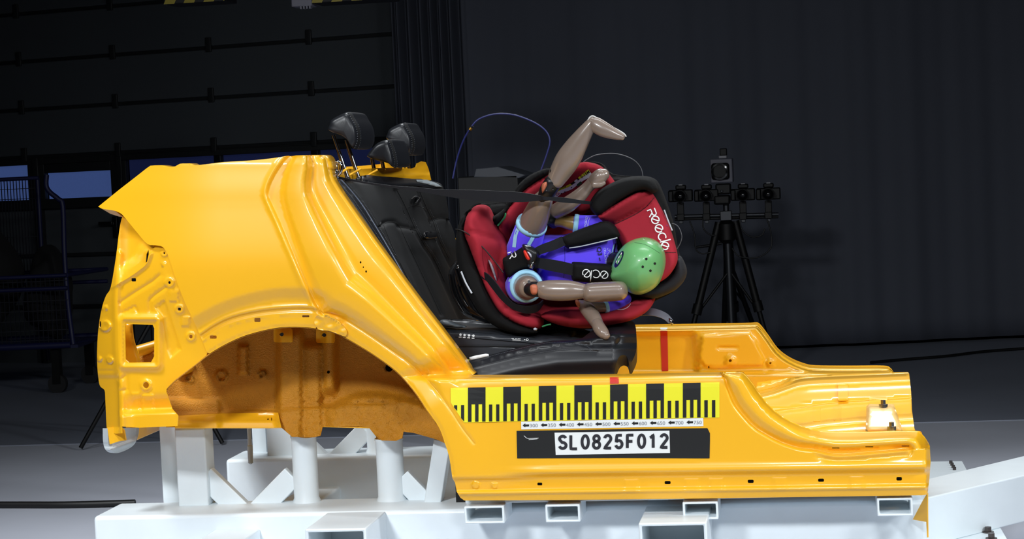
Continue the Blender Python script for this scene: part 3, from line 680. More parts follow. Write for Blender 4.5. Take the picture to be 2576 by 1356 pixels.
zf = float(P(2100, 1075, 0.30)[2]); xa, xb = float(P(1290, 1000, 0.3)[0]), float(P(2296, 1060, 0.4)[0])
mesh('floor_pan', *box_geo((xa, 0.10, zf-0.02), (xb, 0.60, zf-0.008)), YEL, body, smooth=False)
mesh('floor_pan', *box_geo((xa, 0.72, zf-0.02), (xb-0.06, 1.36, zf-0.008)), YEL, body, smooth=False)
# seat bracket by the tunnel
br = cushion('seat_bracket', [(2180, 1026), (2188, 1021), (2250, 1021), (2272, 1086), (2196, 1086), (2178, 1086)], mat('pale_yellow_paint', (238, 196, 120), 0.4, coat=0.3), body, tilt=lambda u, v: 0.37-0.0022*(v-1020), h=0.03, w=7, back=0.08, step=7)
for (a, b) in ((2222, 1022), (2243, 1078)):
    q = P(a, b, 0.20 if b > 1050 else 0.34); mesh('bolt', *join([cyl_geo(q+[0, 0, -.01], q+[0, 0, .006], .013, 14), cyl_geo(q, q+[0, 0, .018], .008, 6)]), STEEL, br, angle=40)
sheet('tunnel_tab', rrect(2187, 998, 2232, 1024, 4), lambda u, v: Ytun(u, v)-0.012, YEL, body, step=7, solid=0.004)
# front carrier of the rear bench and the bent corner below the sill
sheet('bench_carrier', sm([(1548, 945), (1552, 915), (1566, 894), (1582, 884), (1590, 915), (1588, 945)], 4), lambda u, v: 0.42+0.0009*(u-1548)+0*v, YEL, body, step=7, solid=0.02)
sheet('bent_corner', [(2333, 1240), (2322, 1258), (2296, 1307), (2330, 1313), (2332, 1352), (2334, 1352), (2333, 1280)], lambda u, v: 0.10+0.0012*(2335-u), YEL, body, step=7, solid=0.003)
# -- parcel-shelf frame behind the backrest, far pillar top
sheet('shelf_frame', [(822, 404), (848, 406), (860, 424), (905, 426), (940, 423), (985, 422), (1035, 424), (1047, 420), (1050, 411), (1060, 406), (1071, 408), (1078, 424), (1085, 453), (1040, 456), (960, 450), (860, 452), (836, 440)], lambda u, v: 0.30+0.0035*(u-830)+0.004*np.sin(u*.12)*np.sin(v*.2)-0.02*ss(432, 440, v), YEL, body, step=6, solid=0.004)
# -- boot floor, inner walls and tail panel, so that the shell is a real box
xt = float(P(300, 900, 0.1)[0]); x1 = float(P(1090, 945, 0.3)[0]); zb = float(P(900, 1070, 0.36)[2])
mesh('boot_floor', *box_geo((xt, 0.40, zb+0.08), (x1, 1.06, zb+0.095)), YEL, body, smooth=False)
mesh('inner_wheel_arch', *box_geo((xt+0.35, 1.04, zb+0.08), (x1, 1.05, zb+0.25)), YEL, body, smooth=False)
mesh('rear_panel', *box_geo((xt-0.055, 0.27, zb-0.02), (xt-0.03, 1.2, zb+0.20)), YEL, body, bevel=0.004)
pz = float(P(350, 888, 0.5)[2])
v_, f_ = tube_geo(np.array([(xt+0.10, 0.32, pz-.03), (xt+0.22, 0.7, pz-.01), (xt+0.10, 1.1, pz-.03)]), [0.03]*3, 16); mesh('rear_sill_tube', v_, f_, YEL, body, angle=50)
cushion('inner_strut', [(312, 812), (332, 812), (336, 850), (344, 880), (352, 905), (352, 920), (312, 920)], YEL, body, Y=0.22, h=0.01, w=6, back=0.01, step=6)
tube('cross_tube', [V3(338, 886, .36), V3(362, 879, .40), (V3(420, 862, .50))], 0.018, YEL, body, n=14)
cushion('inner_floor', [(330, 898), (400, 880), (400, 925), (330, 925)], SEAL, body, Y=0.42, h=0.01, w=6, back=0.01, step=6)
x0_, x1_ = float(P(1150, 1230, 0.1)[0]), float(P(2325, 1230, 0.1)[0]); mesh('sill_inner', *box_geo((x0_, 0.075, float(P(1700, 1249, 0.1)[2])), (x1_, 0.135, float(P(2200, 1110, 0.1)[2]))), DARKBOX, body, smooth=False)  # yellow sill interior coloured dark, shade painted in behind the slots
# pale tow bracket hanging under the tail corner
TB = mat('grey_primer_bracket', (176, 184, 188), 0.4, coat=0.2)
sheet('bumper_bracket', sm([(271, 1078), (272, 1112), (278, 1132), (293, 1140), (318, 1132), (338, 1118), (348, 1095), (350, 1076)], 4), lambda u, v: 0.16+0.12*np.clip((u-272)/70, 0, 1)-0.02*ga(v-1124+0.35*(u-300), 7), TB, body, step=5, solid=0.02)
sheet('bumper_bracket', [(270, 1076), (305, 1076), (312, 1084), (316, 1108), (300, 1110), (276, 1118)], lambda u, v: 0.15+0*u, YEL, body, step=6, solid=0.01)

# ================================================================ white test sled
BT = 0.304                                     # top of the long beams
def Xat(u, v, Y): return float(P(u, v, Y)[0])
xl, xr = Xat(234, 1300, 0.17), Xat(2331, 1300, 0.17)
sled = thing('test_sled', ((xl+xr)/2, 0.85, 0.0), 'white welded test sled frame carrying the yellow car body', 'sled')
def beamx(name, y0, y1, z0, z1, x0, x1, bevel=0.012): return box(name, (x0, y0, z0), (x1, y1, z1), WHT, sled, bevel=bevel)
beamx('long_beam', 0.17, 0.40, 0.06, BT, xl, xr); beamx('long_beam', 1.26, 1.48, 0.06, BT, xl+0.08, xr)
for x in (xl+0.35, xl+0.95, xl+1.75, xr-0.3): box('cross_beam', (x, 0.39, 0.08), (x+0.14, 1.27, 0.20), WHT, sled, bevel=0.008)
box('deck_plate', (xl+0.75, 0.40, 0.10), (xl+1.25, 1.26, 0.112), WHT, sled, bevel=0.002)
for x in (xl+0.2, xr-0.3):
    for y in (0.30, 1.31): box('runner', (x-0.12, y, 0.0), (x+0.12, y+0.12, 0.065), BLK, sled, bevel=0.004)
# forked tubes reaching to the near side
def htube(u0, u1, v0, h, Yf, Yb, t, name='fork_tube', z=None):
    x0, x1 = Xat(u0, v0, Yf), Xat(u1, v0, Yf); zt = float(P((u0+u1)/2, v0, Yf)[2]) if z is None else z
    v, f = hollow_geo((x0, Yf, zt-h), (x1, Yb, zt), t); return mesh(name, v, f, WHT, sled, bevel=0.004, angle=40)
htube(767, 921, 1341, 0.11, -0.09, 0.172, 0.009, z=BT-0.002)
htube(1607, 1779, 1342, 0.11, -0.09, 0.172, 0.009, z=BT-0.002)
htube(472, 590, 1370, 0.11, -0.09, 0.172, 0.009, z=BT-0.046)
zt = float(P(1415, 1270, 0.0)[2])
# flat carrier plate under the sill with four short outrigger tubes
for (a, b, t) in ((1167, 1267, 1272), (1371, 1458, 1275), (1717, 1806, 1274), (2206, 2296, 1264)):
    x0, x1 = Xat(a, t, 0.02), Xat(b, t, 0.02)
    v, f = hollow_geo((x0, 0.02, zt-0.053), (x1, 0.172, zt-0.003), 0.006); mesh('outrigger_tube', v, f, WHT, sled, bevel=0.003, angle=40)
xa, xb = Xat(1165, 1262, 0.03), Xat(2320, 1250, 0.03)
box('carrier_plate', (xa, 0.065, zt-0.003), (xb, 0.34, zt+0.026), WHT, sled, bevel=0.002)
box('carrier_plate', (xa, 1.22, zt-0.003), (xb, 1.52, zt+0.016), WHT, sled, bevel=0.002)
for u in (1660, 2290):
    x = Xat(u, 1290, 0.3); box('spacer_block', (x-0.03, 0.25, BT-0.002), (x+0.03, 0.39, zt), WHT, sled, bevel=0.003)
# posts and braces, near row, then the far row
zc = float(P(480, 1078, 0.36)[2])
def row(y, far=False):
    k = (lambda a: a)
    o = 0.0 if not far else 0.0
    xA0, xA1 = Xat(446, 1200, 0.33), Xat(522, 1200, 0.33)
    box('square_post', (xA0, y-0.035, BT-0.003), (xA1, y+0.05, zc+0.004), WHT, sled, bevel=0.005)
    box('post_flange', (Xat(410, 1200, 0.43), y+0.06, BT-0.10), (Xat(450, 1200, 0.43), y+0.085, zc+0.004), WHT, sled, bevel=0.002)
    for (c, t, r) in ((769, 1097, 32.5), (983, 1104, 35)):
        x = Xat(c, 1200, 0.36); zz = float(P(c, t, 0.36)[2]); rr = r/5000*5.85
        v, f = revolve_geo((x, y, BT), (0, 0, 1), [(rr*1.14, -.003), (rr*1.10, .004), (rr, .012), (rr, zz-BT-.006), (rr*1.05, zz-BT-.003), (rr*1.05, zz-BT+.003)], 32)
        mesh('round_post', v, f, WHT, sled, angle=50)
    def br(u0, v0, u1, v1, w=0.066, th=0.03, dy=0.0):
        a = P(u0, v0, 0.36); b = P(u1, v1, 0.36); a[1] = b[1] = y+dy; bar('brace', a, b, th, w, WHT, sled)
    br(516, 1196, 632, 1308); br(738, 1196, 634, 1302); br(1010, 1200, 1096, 1290, w=.06)
    a = P(1116, 1105, 0.33); b = P(1086, 1300, 0.33); a[1] = y-0.03; b[1] = y-0.03; bar('leaning_post', a, b, 0.055, 0.05, WHT, sled, up=(1, 0, 0))
row(0.36); row(1.36, True)
p0, p1 = P(631, 1060, 0.70), P(631, 1168, 0.70); 
v, f = revolve_geo(p1, (0, 0, 1), [(.002, 0), (.008, .004), (.009, .06), (.0065, .062), (.0065, float(p0[2]-p1[2])+.04)], 14); mesh('hanging_pin', v, f, WHT, sled, angle=40)
# ---- front end: bolted foot plates and the diagonal beam
BOLT = mat('dark_bolt_steel', (92, 84, 82), 0.35, metal=0.8)
def at_z(u, v, z): d = rays(u, v); return CAM+d*((z-CAM[2])/d[2])
zp = 0.115
def plate(pts, z, th, name='foot_plate'):
    q = [at_z(u, v, z) for u, v in pts]; n = len(q); V = np.array(q+[p-np.array([0, 0, th]) for p in q])
    return mesh(name, V, [tuple(range(n))[::-1], tuple(range(n, 2*n))]+[(i, (i+1) % n, n+(i+1) % n, n+i) for i in range(n)], WHT, sled, smooth=False, bevel=0.003)
fp = plate([(2318, 1300), (2490, 1302), (2512, 1318), (2560, 1400), (2590, 1470), (2335, 1470)], zp, 0.02)
for (a, b) in ((2390, 1325), (2398, 1336), (2406, 1351), (2477, 1323), (2486, 1340), (2494, 1356)):
    c = at_z(a, b, zp); mesh('bolt', *join([cyl_geo(c-[0, 0, .004], c+[0, 0, .004], .017, 18), cyl_geo(c+[0, 0, .003], c+[0, 0, .018], .0105, 6)]), BOLT, fp, angle=40)
far_p = plate([(2320, 1161), (2421, 1160), (2436, 1188), (2450, 1215), (2320, 1215)], zp+0.02, 0.02)
for (a, b) in ((2392, 1166), (2395, 1171), (2398, 1177), (2401, 1182)):
    c = at_z(a, b, zp+0.02); mesh('bolt', *cyl_geo(c-[0, 0, .004], c+[0, 0, .010], .007, 6), BOLT, far_p, angle=40)
ztop = 0.26
e = [at_z(2250, 1271, ztop), at_z(2640, 1181, ztop), at_z(2640, 1131, ztop), at_z(2250, 1225, ztop)]
V = np.array(e+[p-np.array([0, 0, 0.145]) for p in e])
mesh('diagonal_beam', V, [(0, 1, 2, 3), (4, 7, 6, 5), (0, 4, 5, 1), (1, 5, 6, 2), (2, 6, 7, 3), (3, 7, 4, 0)], WHT, sled, bevel=0.004, angle=40)

# ================================================================ rear bench
LEA = mat('black_leather', (20, 22, 28), 0.44, bump=(420, 0.10, 0.0008), mott=(14, 0.12))
LEAS = mat('black_side_leather', (28, 30, 35), 0.36, bump=(420, 0.08, 0.0008))
FAB = mat('black_seat_fabric', (15, 16, 18), 0.6, bump=(900, 0.2, 0.0006), mott=(30, 0.1))
STI = mat('grey_stitching', (84, 88, 94), 0.6)
PIP = mat('silver_piping', (96, 104, 122), 0.30)
seat = thing('rear_seat', P(1300, 940, 0.75), 'black leather rear bench with three headrests inside the yellow body', 'car seat')
def stitches(name, line, fn, parent, m=STI, dash=4.0, w=1.3, lift=0.0012, gap=0.55):
    p = resample(np.asarray(line, float), dash/2); ls = [p[i:i+2] for i in range(0, len(p)-1, 2)]
    v, f = stroke_px(ls, w); return decal(name, v, f, fn, m, parent, lift)
def seam_tube(name, line, fn, r, m, parent, lift=0.0):
    p = resample(np.asarray(line, float), 6); return tube(name, P(p[:, 0], p[:, 1], fn(p[:, 0], p[:, 1])-lift), r, m, parent, n=8)
BN = sm([(842, 440), (862, 458), (905, 509), (945, 572), (985, 640), (1020, 703), (1050, 762), (1085, 825), (1128, 895)], 5)
BF = sm([(1098, 456), (1112, 466), (1120, 488), (1126, 518), (1131, 552), (1143, 587), (1149, 620), (1150, 650), (1166, 720), (1190, 800), (1206, 860)], 5)
def Yback(u, v):
    a = np.interp(v, BN[:, 1], BN[:, 0]); b = np.interp(v, BF[:, 1], BF[:, 0]); s = np.clip((u-a)/(b-a), -0.2, 1.15)
    return 0.27+1.0*s/(1.12-0.12*s)
CEN1 = sm([(1000, 478), (1021, 518), (1048, 579), (1072, 620), (1096, 656), (1129, 729), (1180, 840)], 4)
CEN2 = sm([(1056, 478), (1076, 526), (1092, 560), (1108, 607), (1140, 670), (1190, 790)], 4)
IN1 = [sm([(966, 566), (969, 561), (982, 558), (996, 560), (1007, 570), (1025, 573), (1047, 578)], 4), sm([(966, 566), (980, 600), (995, 635), (1035, 716), (1075, 795)], 4), sm([(1007, 570), (1030, 620), (1068, 700), (1110, 790)], 4)]
IN3 = [sm([(1094, 553), (1104, 549), (1116, 548), (1131, 553)], 4)]
ARM = [sm([(1023, 523), (1034, 518), (1051, 517), (1064, 522), (1073, 531)], 4)]
def xf_back(V):
    u, v = PX(V); o = np.zeros(len(u))
    for l in (CEN1, CEN2): d, _, _ = dpl(u, v, l[::2]); o += -0.012*ga(d, 7)
    for l in IN1+IN3: d, _, s = dpl(u, v, l); o += -0.006*ga(d, 6)
    dn, _, _ = dpl(u, v, BN[::2]); o += -0.05*ss(14, 0, dn)
    o += -0.03*ss(462, 446, v)
    W_ = V.copy(); W_[:, 0] += o; return W_
b_out = np.vstack([BN[::-1], [(846, 438), (880, 440), (923, 441), (995, 446), (1035, 450), (1076, 450)], BF])
bex = np.vstack([around(l, (-5, -2.5, 0, 2.5, 5), 6) for l in [CEN1, CEN2]+IN1+IN3+ARM])
back = sheet('backrest', b_out, Yback, FAB, seat, step=5, extra=bex, xf=xf_back, solid=0.03)
bv = on(bvh_of([back]))
seam_tube('piping', BN[2:40], Yback, 0.0035, PIP, seat, 0.004)
stitches('stitching', BN[4:38]+np.array([9, -1]), bv, back, lift=0.002)
for l in (CEN1[6:18], CEN2[4:16]): stitches('stitching', l+np.array([5, 0]), bv, back, lift=0.003, m=mat('dark_stitching', (60, 62, 66), 0.6))
sm_ = mat('seam_crease_dark', (8, 8, 9), .7)  # dark lines for the seams, also painting the shade of the inset creases
for l in IN1+IN3+ARM+[CEN1[:20], CEN2[:16]]:
    v, f = stroke_px([l], 2.2); decal('seam', v, f, bv, sm_, back, 0.003)
sheet('back_shell', [(850, 442), (900, 438), (1000, 443), (1076, 447), (1100, 458), (1130, 540), (1150, 640), (1190, 800), (1120, 860), (1060, 780), (985, 650), (905, 515)], lambda u, v: Yback(u, v)+0.02, FAB, seat, step=20, xf=lambda V: V+np.array([-0.09, 0, 0]), solid=0.02)
top_pad = cushion('top_pad', [(905, 443), (924, 440), (960, 444), (995, 446), (1035, 450), (1076, 450), (1099, 461), (1110, 470), (1080, 472), (1040, 466), (1000, 470), (950, 464), (915, 458)], LEA, seat, tilt=lambda u, v: Yback(u, v)-0.01, h=0.015, w=9, back=0.03, step=6)
cushion('top_trim', [(1046, 452), (1074, 452), (1098, 461), (1112, 470), (1098, 470), (1070, 462), (1050, 458)], mat('grey_trim', (150, 160, 165), 0.45), seat, tilt=lambda u, v: Yback(u, v)-0.03, h=0.006, w=4, back=0.01, step=5)
# leather wing between pillar and piping
wing_o = np.vstack([BN[3:44], np.array([(1118, 885), (1090, 850), (1040, 770), (960, 655), (885, 545), (840, 470), (830, 446)])])
wing = cushion('side_bolster', wing_o, LEAS, seat, Y=0.26, h=0.055, w=26, back=0.05, step=6)
bw = on(bvh_of([wing]))
stitches('stitching', sm([(868, 475), (895, 510), (930, 562), (962, 612), (985, 655), (1010, 698), (1040, 745)], 4), bw, wing)
stitches('stitching', sm([(848, 452), (870, 482), (905, 535), (950, 605), (990, 672)], 4), bw, wing, m=mat('dark_stitching', (60, 62, 66), 0.6))
# pull loop, folded belt guide
q = sm([(1036, 506), (1044, 498), (1053, 495), (1057, 500), (1050, 508), (1042, 514)], 4); ribbon('pull_loop', P(q[:, 0], q[:, 1], Yback(q[:, 0], q[:, 1])-0.03), 0.014, (0, 1, 0.1), BLK, seat, thick=0.004, k=1)
cushion('belt_guide', [(1064, 588), (1072, 582), (1099, 583), (1103, 598), (1074, 602), (1066, 598)], BLK, seat, tilt=lambda u, v: Yback(u, v)-0.02, h=0.02, w=8, back=0.02, step=5)
cushion('belt_button', [(1066, 585), (1075, 583), (1078, 598), (1069, 600)], BLKG, seat, tilt=lambda u, v: Yback(u, v)-0.035, h=0.012, w=6, back=0.02, step=4)
# ---- headrests
HP = np.array([(819, 325), (823, 314), (828, 300), (849, 288), (870, 281), (881, 297), (891, 314), (896, 331), (897, 351), (894, 364), (887, 376), (879, 364), (869, 351), (853, 340), (833, 334)], float)
def headrest(px, y0, wd, rods, lean):
    pp = smc(px, 3); c0 = P(pp[:, 0], pp[:, 1], y0); c = c0.mean(0)
    lay = [(0, .62), (.004, .80), (.012, .92), (.028, .985), (.05, 1.0), (wd*.5, 1.02), (wd-.05, 1.0), (wd-.028, .985), (wd-.012, .92), (wd-.004, .80), (wd, .62)]
    V = np.vstack([c+(c0-c)*s+np.array([0, o, 0]) for o, s in lay]); n = len(pp)
    Fq = [(j*n+i, j*n+(i+1) % n, (j+1)*n+(i+1) % n, (j+1)*n+i) for j in range(len(lay)-1) for i in range(n)]+[tuple(range(n)), tuple(range((len(lay)-1)*n, len(lay)*n))[::-1]]
    h = mesh('headrest', V, Fq, LEAS, seat, subsurf=1)
    cx = float(np.mean(px[:, 0]))
    k = [12, 15, 18, 21, 24, 27, 30]
    band = c0[12:31]; bo = c+(band-c)*1.006
    for yo, m in ((0.018, STI), (0.055, STI)):
        q = c+(band-c)*(0.965 if yo < .03 else 1.004); q = q+np.array([0, yo, 0])
        seg = resample(q, 0.0035); geos = [bar_geo(seg[i], seg[i+1], .0012, .0012, (0, 1, .01)) for i in range(0, len(seg)-1, 2)]
        mesh('stitching', *join(geos), m, h, smooth=False)
    # darker fabric band between the seams
    Vb = np.vstack([c+(band-c)*s+np.array([0, yo, 0]) for yo, s in ((.020, .972), (.034, .997), (.053, 1.004))]); nb = len(band)
    mesh('band', Vb, [(j*nb+i, j*nb+i+1, (j+1)*nb+i+1, (j+1)*nb+i) for j in range(2) for i in range(nb-1)], FAB, h)
    for (a, b, y) in rods:
        tube('post', [V3(a[0], a[1], y), V3(b[0], b[1], y)], 0.0062, mat('dark_chrome', (150, 152, 160), 0.12, metal=1.0), h, n=14)
        qq = P(b[0], b[1], y); mesh('post_guide', *revolve_geo(qq-np.array([0, 0, .012]), (0, 0, 1), [(.006, 0), (.009, .002), (.009, .010), (.006, .014)], 16), BLK, h)
    return h
headrest(HP, 0.26, 0.27, [((838, 340), (874, 446), 0.32), ((870, 352), (902, 447), 0.47)], 0)
MP = np.array([(918, 394), (921, 386), (938, 364), (955, 354), (973, 351), (980, 366), (985, 381), (988, 395), (990, 407), (990, 416), (987, 423), (979, 415), (970, 411), (956, 407), (936, 402)], float)
headrest(MP, 0.64, 0.29, [((936, 398), (945, 448), 0.71), ((960, 400), (970, 450), 0.86)], 0)
headrest(np.array([1011, 308])+(HP-np.array([870, 281]))*0.885, 0.93, 0.27, [((1000, 385), (1012, 452), 0.99), ((1026, 390), (1032, 454), 1.13)], 0)
# ---- seat cushion
LA = sm([(1160, 914), (1230, 894), (1333, 868), (1390, 858), (1436, 861), (1475, 867), (1500, 882), (1546, 872), (1556, 862), (1561, 848), (1552, 838), (1538, 832)], 4)
LB = sm([(1183, 931), (1240, 916), (1298, 902), (1350, 892), (1404, 884), (1475, 883), (1500, 884)], 4)
def Ycush(u, v):
    a = np.interp(u, [1150, 1230, 1333, 1390, 1475, 1540, 1600], [917, 894, 868, 858, 852, 838, 836]); b = np.interp(u, [1150, 1240, 1298, 1404, 1500, 1600], [938, 916, 902, 884, 880, 878])
    y = 0.20+0.0*u+0.02*ss(0, -14, v-b)+0.06*ss(8, -10, v-a)+np.clip(a-v, 0, 200)*0.0085
    y += np.clip(u-1540, 0, 80)*0.0008+0.00001*np.clip(u-1540, 0, 80)**2
    d, _, _ = dpl(u, v, LA); y += 0.004*ga(d, 4.5)*ss(1500, 1470, u)+0.005*ga(d, 4.5)*ss(1545, 1552, u); d, _, _ = dpl(u, v, LB); y += 0.003*ga(d, 4)
    y += -0.016*ss(0, 40, v-b)*ss(60, 20, v-b)
    return y
c_out = np.vstack([[(1150, 930), (1160, 913), (1230, 893), (1290, 878), (1333, 867), (1390, 857), (1436, 856), (1466, 850)], sm([(1484, 836), (1504, 824), (1532, 815), (1562, 806), (1578, 804), (1592, 809), (1599, 822), (1601, 850), (1600, 884), (1592, 905), (1584, 919), (1580, 905), (1576, 896), (1566, 893), (1556, 900), (1549, 920), (1545, 946)], 3), [(1400, 952), (1183, 950), (1160, 945)]])
cush = sheet('seat_cushion', c_out, Ycush, LEA, seat, step=7, solid=0.04, extra=np.vstack([around(LA, (-6, -3, 0, 3, 6), 6), around(LB, (-5, -2.5, 0, 2.5, 5), 6)]))
bc = on(bvh_of([cush]))
stitches('stitching', LA[:24]+np.array([0, 3]), bc, cush, m=STI); stitches('stitching', LB+np.array([0, -3]), bc, cush, m=mat('dark_stitching', (60, 62, 66), 0.6))
cushion('cushion_core', [(1200, 900), (1300, 878), (1400, 862), (1470, 848), (1500, 900), (1480, 930), (1200, 940)], FAB, seat, Y=0.95, h=0.02, w=30, back=0.3, step=20)
# belt buckle stub and tag beside the cushion
lab = thing('seat_tag', P(1200, 900, 0.24), 'small white tag with a lime-green strip tucked at the seat corner by the pillar', 'tag')
cushion('tag', [(1180, 899), (1198, 894), (1222, 890), (1229, 891), (1230, 896), (1205, 902), (1181, 907)], mat('white_print', (238, 240, 240), 0.5), lab, Y=0.235, h=0.002, w=3, back=0.002, step=4)
cushion('strip', [(1160, 909), (1180, 904), (1181, 907), (1164, 915)], mat('lime_tape', (205, 222, 40), 0.5), lab, Y=0.236, h=0.002, w=3, back=0.002, step=4)
# belt anchor shackles on the two pillars (chrome), part of the body
for (pts, y) in ((sm([(836, 440), (846, 425), (843, 412), (850, 408), (858, 416), (856, 432), (848, 442)], 4), 0.2), (sm([(1060, 448), (1066, 436), (1064, 426), (1068, 421), (1073, 430), (1074, 444), (1068, 450)], 4), 1.26)):
    tube('belt_shackle', P(pts[:, 0], pts[:, 1], y), 0.006, CHROME, body, n=10)
cushion('belt_anchor', [(835, 428), (842, 424), (850, 430), (848, 446), (838, 446)], CHROME, body, Y=0.19, h=0.012, w=7, back=0.01, step=4)
for (a, b) in (((858, 434), (874, 424)), ((880, 440), (908, 424)), ((920, 444), (950, 427)), ((950, 440), (972, 426)), ((975, 448), (1004, 432))):
    tube('guide_rod', [V3(a[0], a[1], .29+0.0052*(a[0]-858)), V3(b[0], b[1], .30+0.0052*(a[0]-858))], 0.0035, YEL, body, n=8)

# ================================================================ child seat
RED = mat('red_fabric', (160, 36, 50), 0.85, bump=(1100, 0.25, 0.0006), mott=(25, 0.08), spec=.25)
BKF = mat('black_fabric', (8, 8, 9), 0.85, bump=(1100, 0.25, 0.0006), spec=.25)
WEB = mat('black_webbing', (17, 19, 26), 0.6, bump=(700, 0.3, 0.0006), spec=.35)
GRN = mat('green_piping', (30, 120, 70), 0.6)
WPR = mat('white_print', (238, 240, 240), 0.5)
cs = thing('child_car_seat', P(1400, 860, 0.5), 'red and black child car seat swung sideways on the bench', 'child car seat')
# swivel base
def Ybase(u, v):
    y = 0.40+0.0*u
    y += 0.22*ss(832, 806, v-0.09*(u-1150))
    y += -0.02*ss(828, 838, v-0.10*(u-1150))+0.04*ss(870, 884, v)
    return y
base_o = [(1096, 826), (1110, 814), (1122, 806), (1142, 802), (1180, 803), (1230, 812), (1300, 826), (1400, 828), (1462, 826), (1486, 834), (1482, 852), (1440, 860), (1404, 862), (1333, 873), (1250, 895), (1165, 910), (1148, 890)]
bs = sheet('base', base_o, Ybase, mat('base_plastic', (52, 55, 61), 0.36, bump=(300, .05, .0006)), cs, step=7, solid=0.03)
fb = on(bvh_of([bs]))
mesh('base_body', *box_geo(tuple(P(1180, 900, 0.45)), (float(P(1440, 850, 0.45)[0]), 0.80, float(P(1300, 842, 0.5)[2]))), BLK, cs, bevel=0.02, angle=40)
v, f = stroke_px([[(1146, 840), (1246, 848), (1345, 857)]], 16); decal('indicator_panel', v, f, fb, mat('panel_black', (24, 25, 28), 0.2, coat=.5), bs, 0.002)
for i, x in enumerate((1158.5, 1168.8, 1180, 1191)):
    y = 842+0.9*i
    decal('indicator', ell(x, y, 3.2, 3.4, 12), [tuple(range(12))], fb, WPR, bs, 0.004)
    v, f = stroke_px([[(x-4.5, y+6), (x+2.5, y+6.2)]], 2.6); decal('indicator', v, f, fb, WPR, bs, 0.004)
v, f = stroke_px([[(1287, 851.5), (1293, 851.5)], [(1296, 852), (1300, 852)], [(1302, 852.2), (1310, 852.6)]], 1.8); decal('print', v, f, fb, WPR, bs, 0.004)
v, f = stroke_px([[(1289, 855), (1310, 856)]], 2.2); decal('print', v, f, fb, WPR, bs, 0.004)
v, f = stroke_px([ell(1326.5, 854.5, 2.4, 2.6, 14)[list(range(14))+[0]], [(1318, 854.5), (1322, 854.5)]], 1.6); decal('print', v, f, fb, WPR, bs, 0.004)
cushion('side_handle', sm([(1100, 815), (1108, 806), (1125, 806), (1150, 815), (1172, 823), (1150, 825), (1115, 822)], 3), mat('grey_plastic', (92, 100, 106), 0.4), cs, Y=0.40, h=0.03, w=14, back=0.05, step=5)
# black shell, a deep bowl open toward the near side
sh_o = smc([(1148, 610), (1154, 566), (1170, 537), (1192, 516), (1228, 512), (1262, 508), (1290, 490), (1310, 462), (1345, 434), (1400, 416), (1470, 406), (1512, 412), (1540, 438), (1600, 444), (1645, 452), (1670, 500), (1692, 580), (1704, 640), (1722, 672), (1722, 700), (1692, 735), (1640, 762), (1600, 800), (1540, 818), (1460, 830), (1360, 836), (1300, 838), (1250, 822), (1210, 790), (1178, 735), (1156, 670)], 4)
def Yshell(u, v):
    d, _, _ = dpl(u, v, np.vstack([sh_o, sh_o[:1]])[::3]); return 0.52-0.03*ss(0, 14, d)+0.26*ss(24, 120, d)
sheet('shell', sh_o, Yshell, BKF, cs, step=11, solid=0.03)
cushion('shell_back', smc([(1200, 620), (1240, 540), (1330, 470), (1470, 440), (1600, 500), (1680, 620), (1680, 700), (1590, 770), (1460, 800), (1320, 800), (1230, 740)], 3), BLK, cs, Y=0.80, h=0.05, w=60, back=0.10, step=22)
# red lining of the bowl
def Ylin(u, v): return Yshell(u, v)-0.035
lin_o = smc([(1262, 560), (1310, 500), (1370, 455), (1460, 420), (1520, 430), (1560, 480), (1650, 560), (1680, 640), (1660, 720), (1600, 770), (1480, 805), (1370, 805), (1290, 760), (1240, 690), (1240, 620)], 4)
sheet('liner', lin_o, lambda u, v: np.maximum(Ylin(u, v), 0.52), RED, cs, step=12, solid=0.01)
# upper side wall
uw = smc([(1250, 572), (1268, 538), (1311, 484), (1361, 450), (1410, 424), (1460, 409), (1484, 409), (1510, 418), (1533, 441), (1552, 472), (1545, 505), (1490, 530), (1410, 560), (1340, 600), (1290, 640), (1262, 615)], 3)
UE = sm([(1250, 572), (1311, 484), (1361, 450), (1410, 424), (1460, 409), (1510, 418), (1533, 441), (1552, 472)], 4)
def Yuw(u, v):
    d, _, _ = dpl(u, v, UE); return 0.47+0.0020*d
wallu = cushion('side_wall', uw, RED, cs, tilt=Yuw, h=0.05, w=22, back=0.05, step=8)
tube('piping', [V3(a, b, 0.43) for a, b in sm([(1252, 568), (1262, 556), (1270, 546), (1272, 536)], 3)], 0.0028, GRN, cs, n=8)
cushion('side_edge', smc([(1283, 502), (1300, 470), (1330, 442), (1372, 424), (1384, 432), (1350, 452), (1312, 482), (1276, 528), (1250, 568), (1232, 552), (1262, 530)], 3), BKF, cs, tilt=lambda u, v: 0.46+0*u, h=0.04, w=12, back=0.06, step=7)
# airbag warning label on the side wall
fw = on(bvh_of([wallu]))
LT = sm([(1361, 489), (1388, 484), (1405, 475), (1425, 467), (1443, 457), (1458, 444), (1480, 426)], 4); LBm = sm([(1368, 498), (1394, 493), (1412, 482), (1434, 473), (1450, 462), (1466, 450), (1488, 437)], 4); LM = LT*0.42+LBm*0.58
def bandpx(a, b, i0, i1): n = i1-i0; return np.vstack([a[i0:i1], b[i0:i1]]), [(i, i+1, n+i+1, n+i) for i in range(n-1)]
wl_ = decal('warning_label', *bandpx(LT, LBm+(LBm-LT)*0.5, 0, 25), fw, WPR, wallu, 0.003)
decal('yellow_field', *bandpx(LT, LM, 0, 15), fw, mat('label_yellow', (226, 226, 40), 0.5), wallu, 0.004)
decal('yellow_field', *bandpx(LT, LM, 19, 25), fw, mat('label_yellow', (226, 226, 40), 0.5), wallu, 0.004)
decal('black_field', *bandpx(LT, LM, 14, 20), fw, BLK, wallu, 0.004)
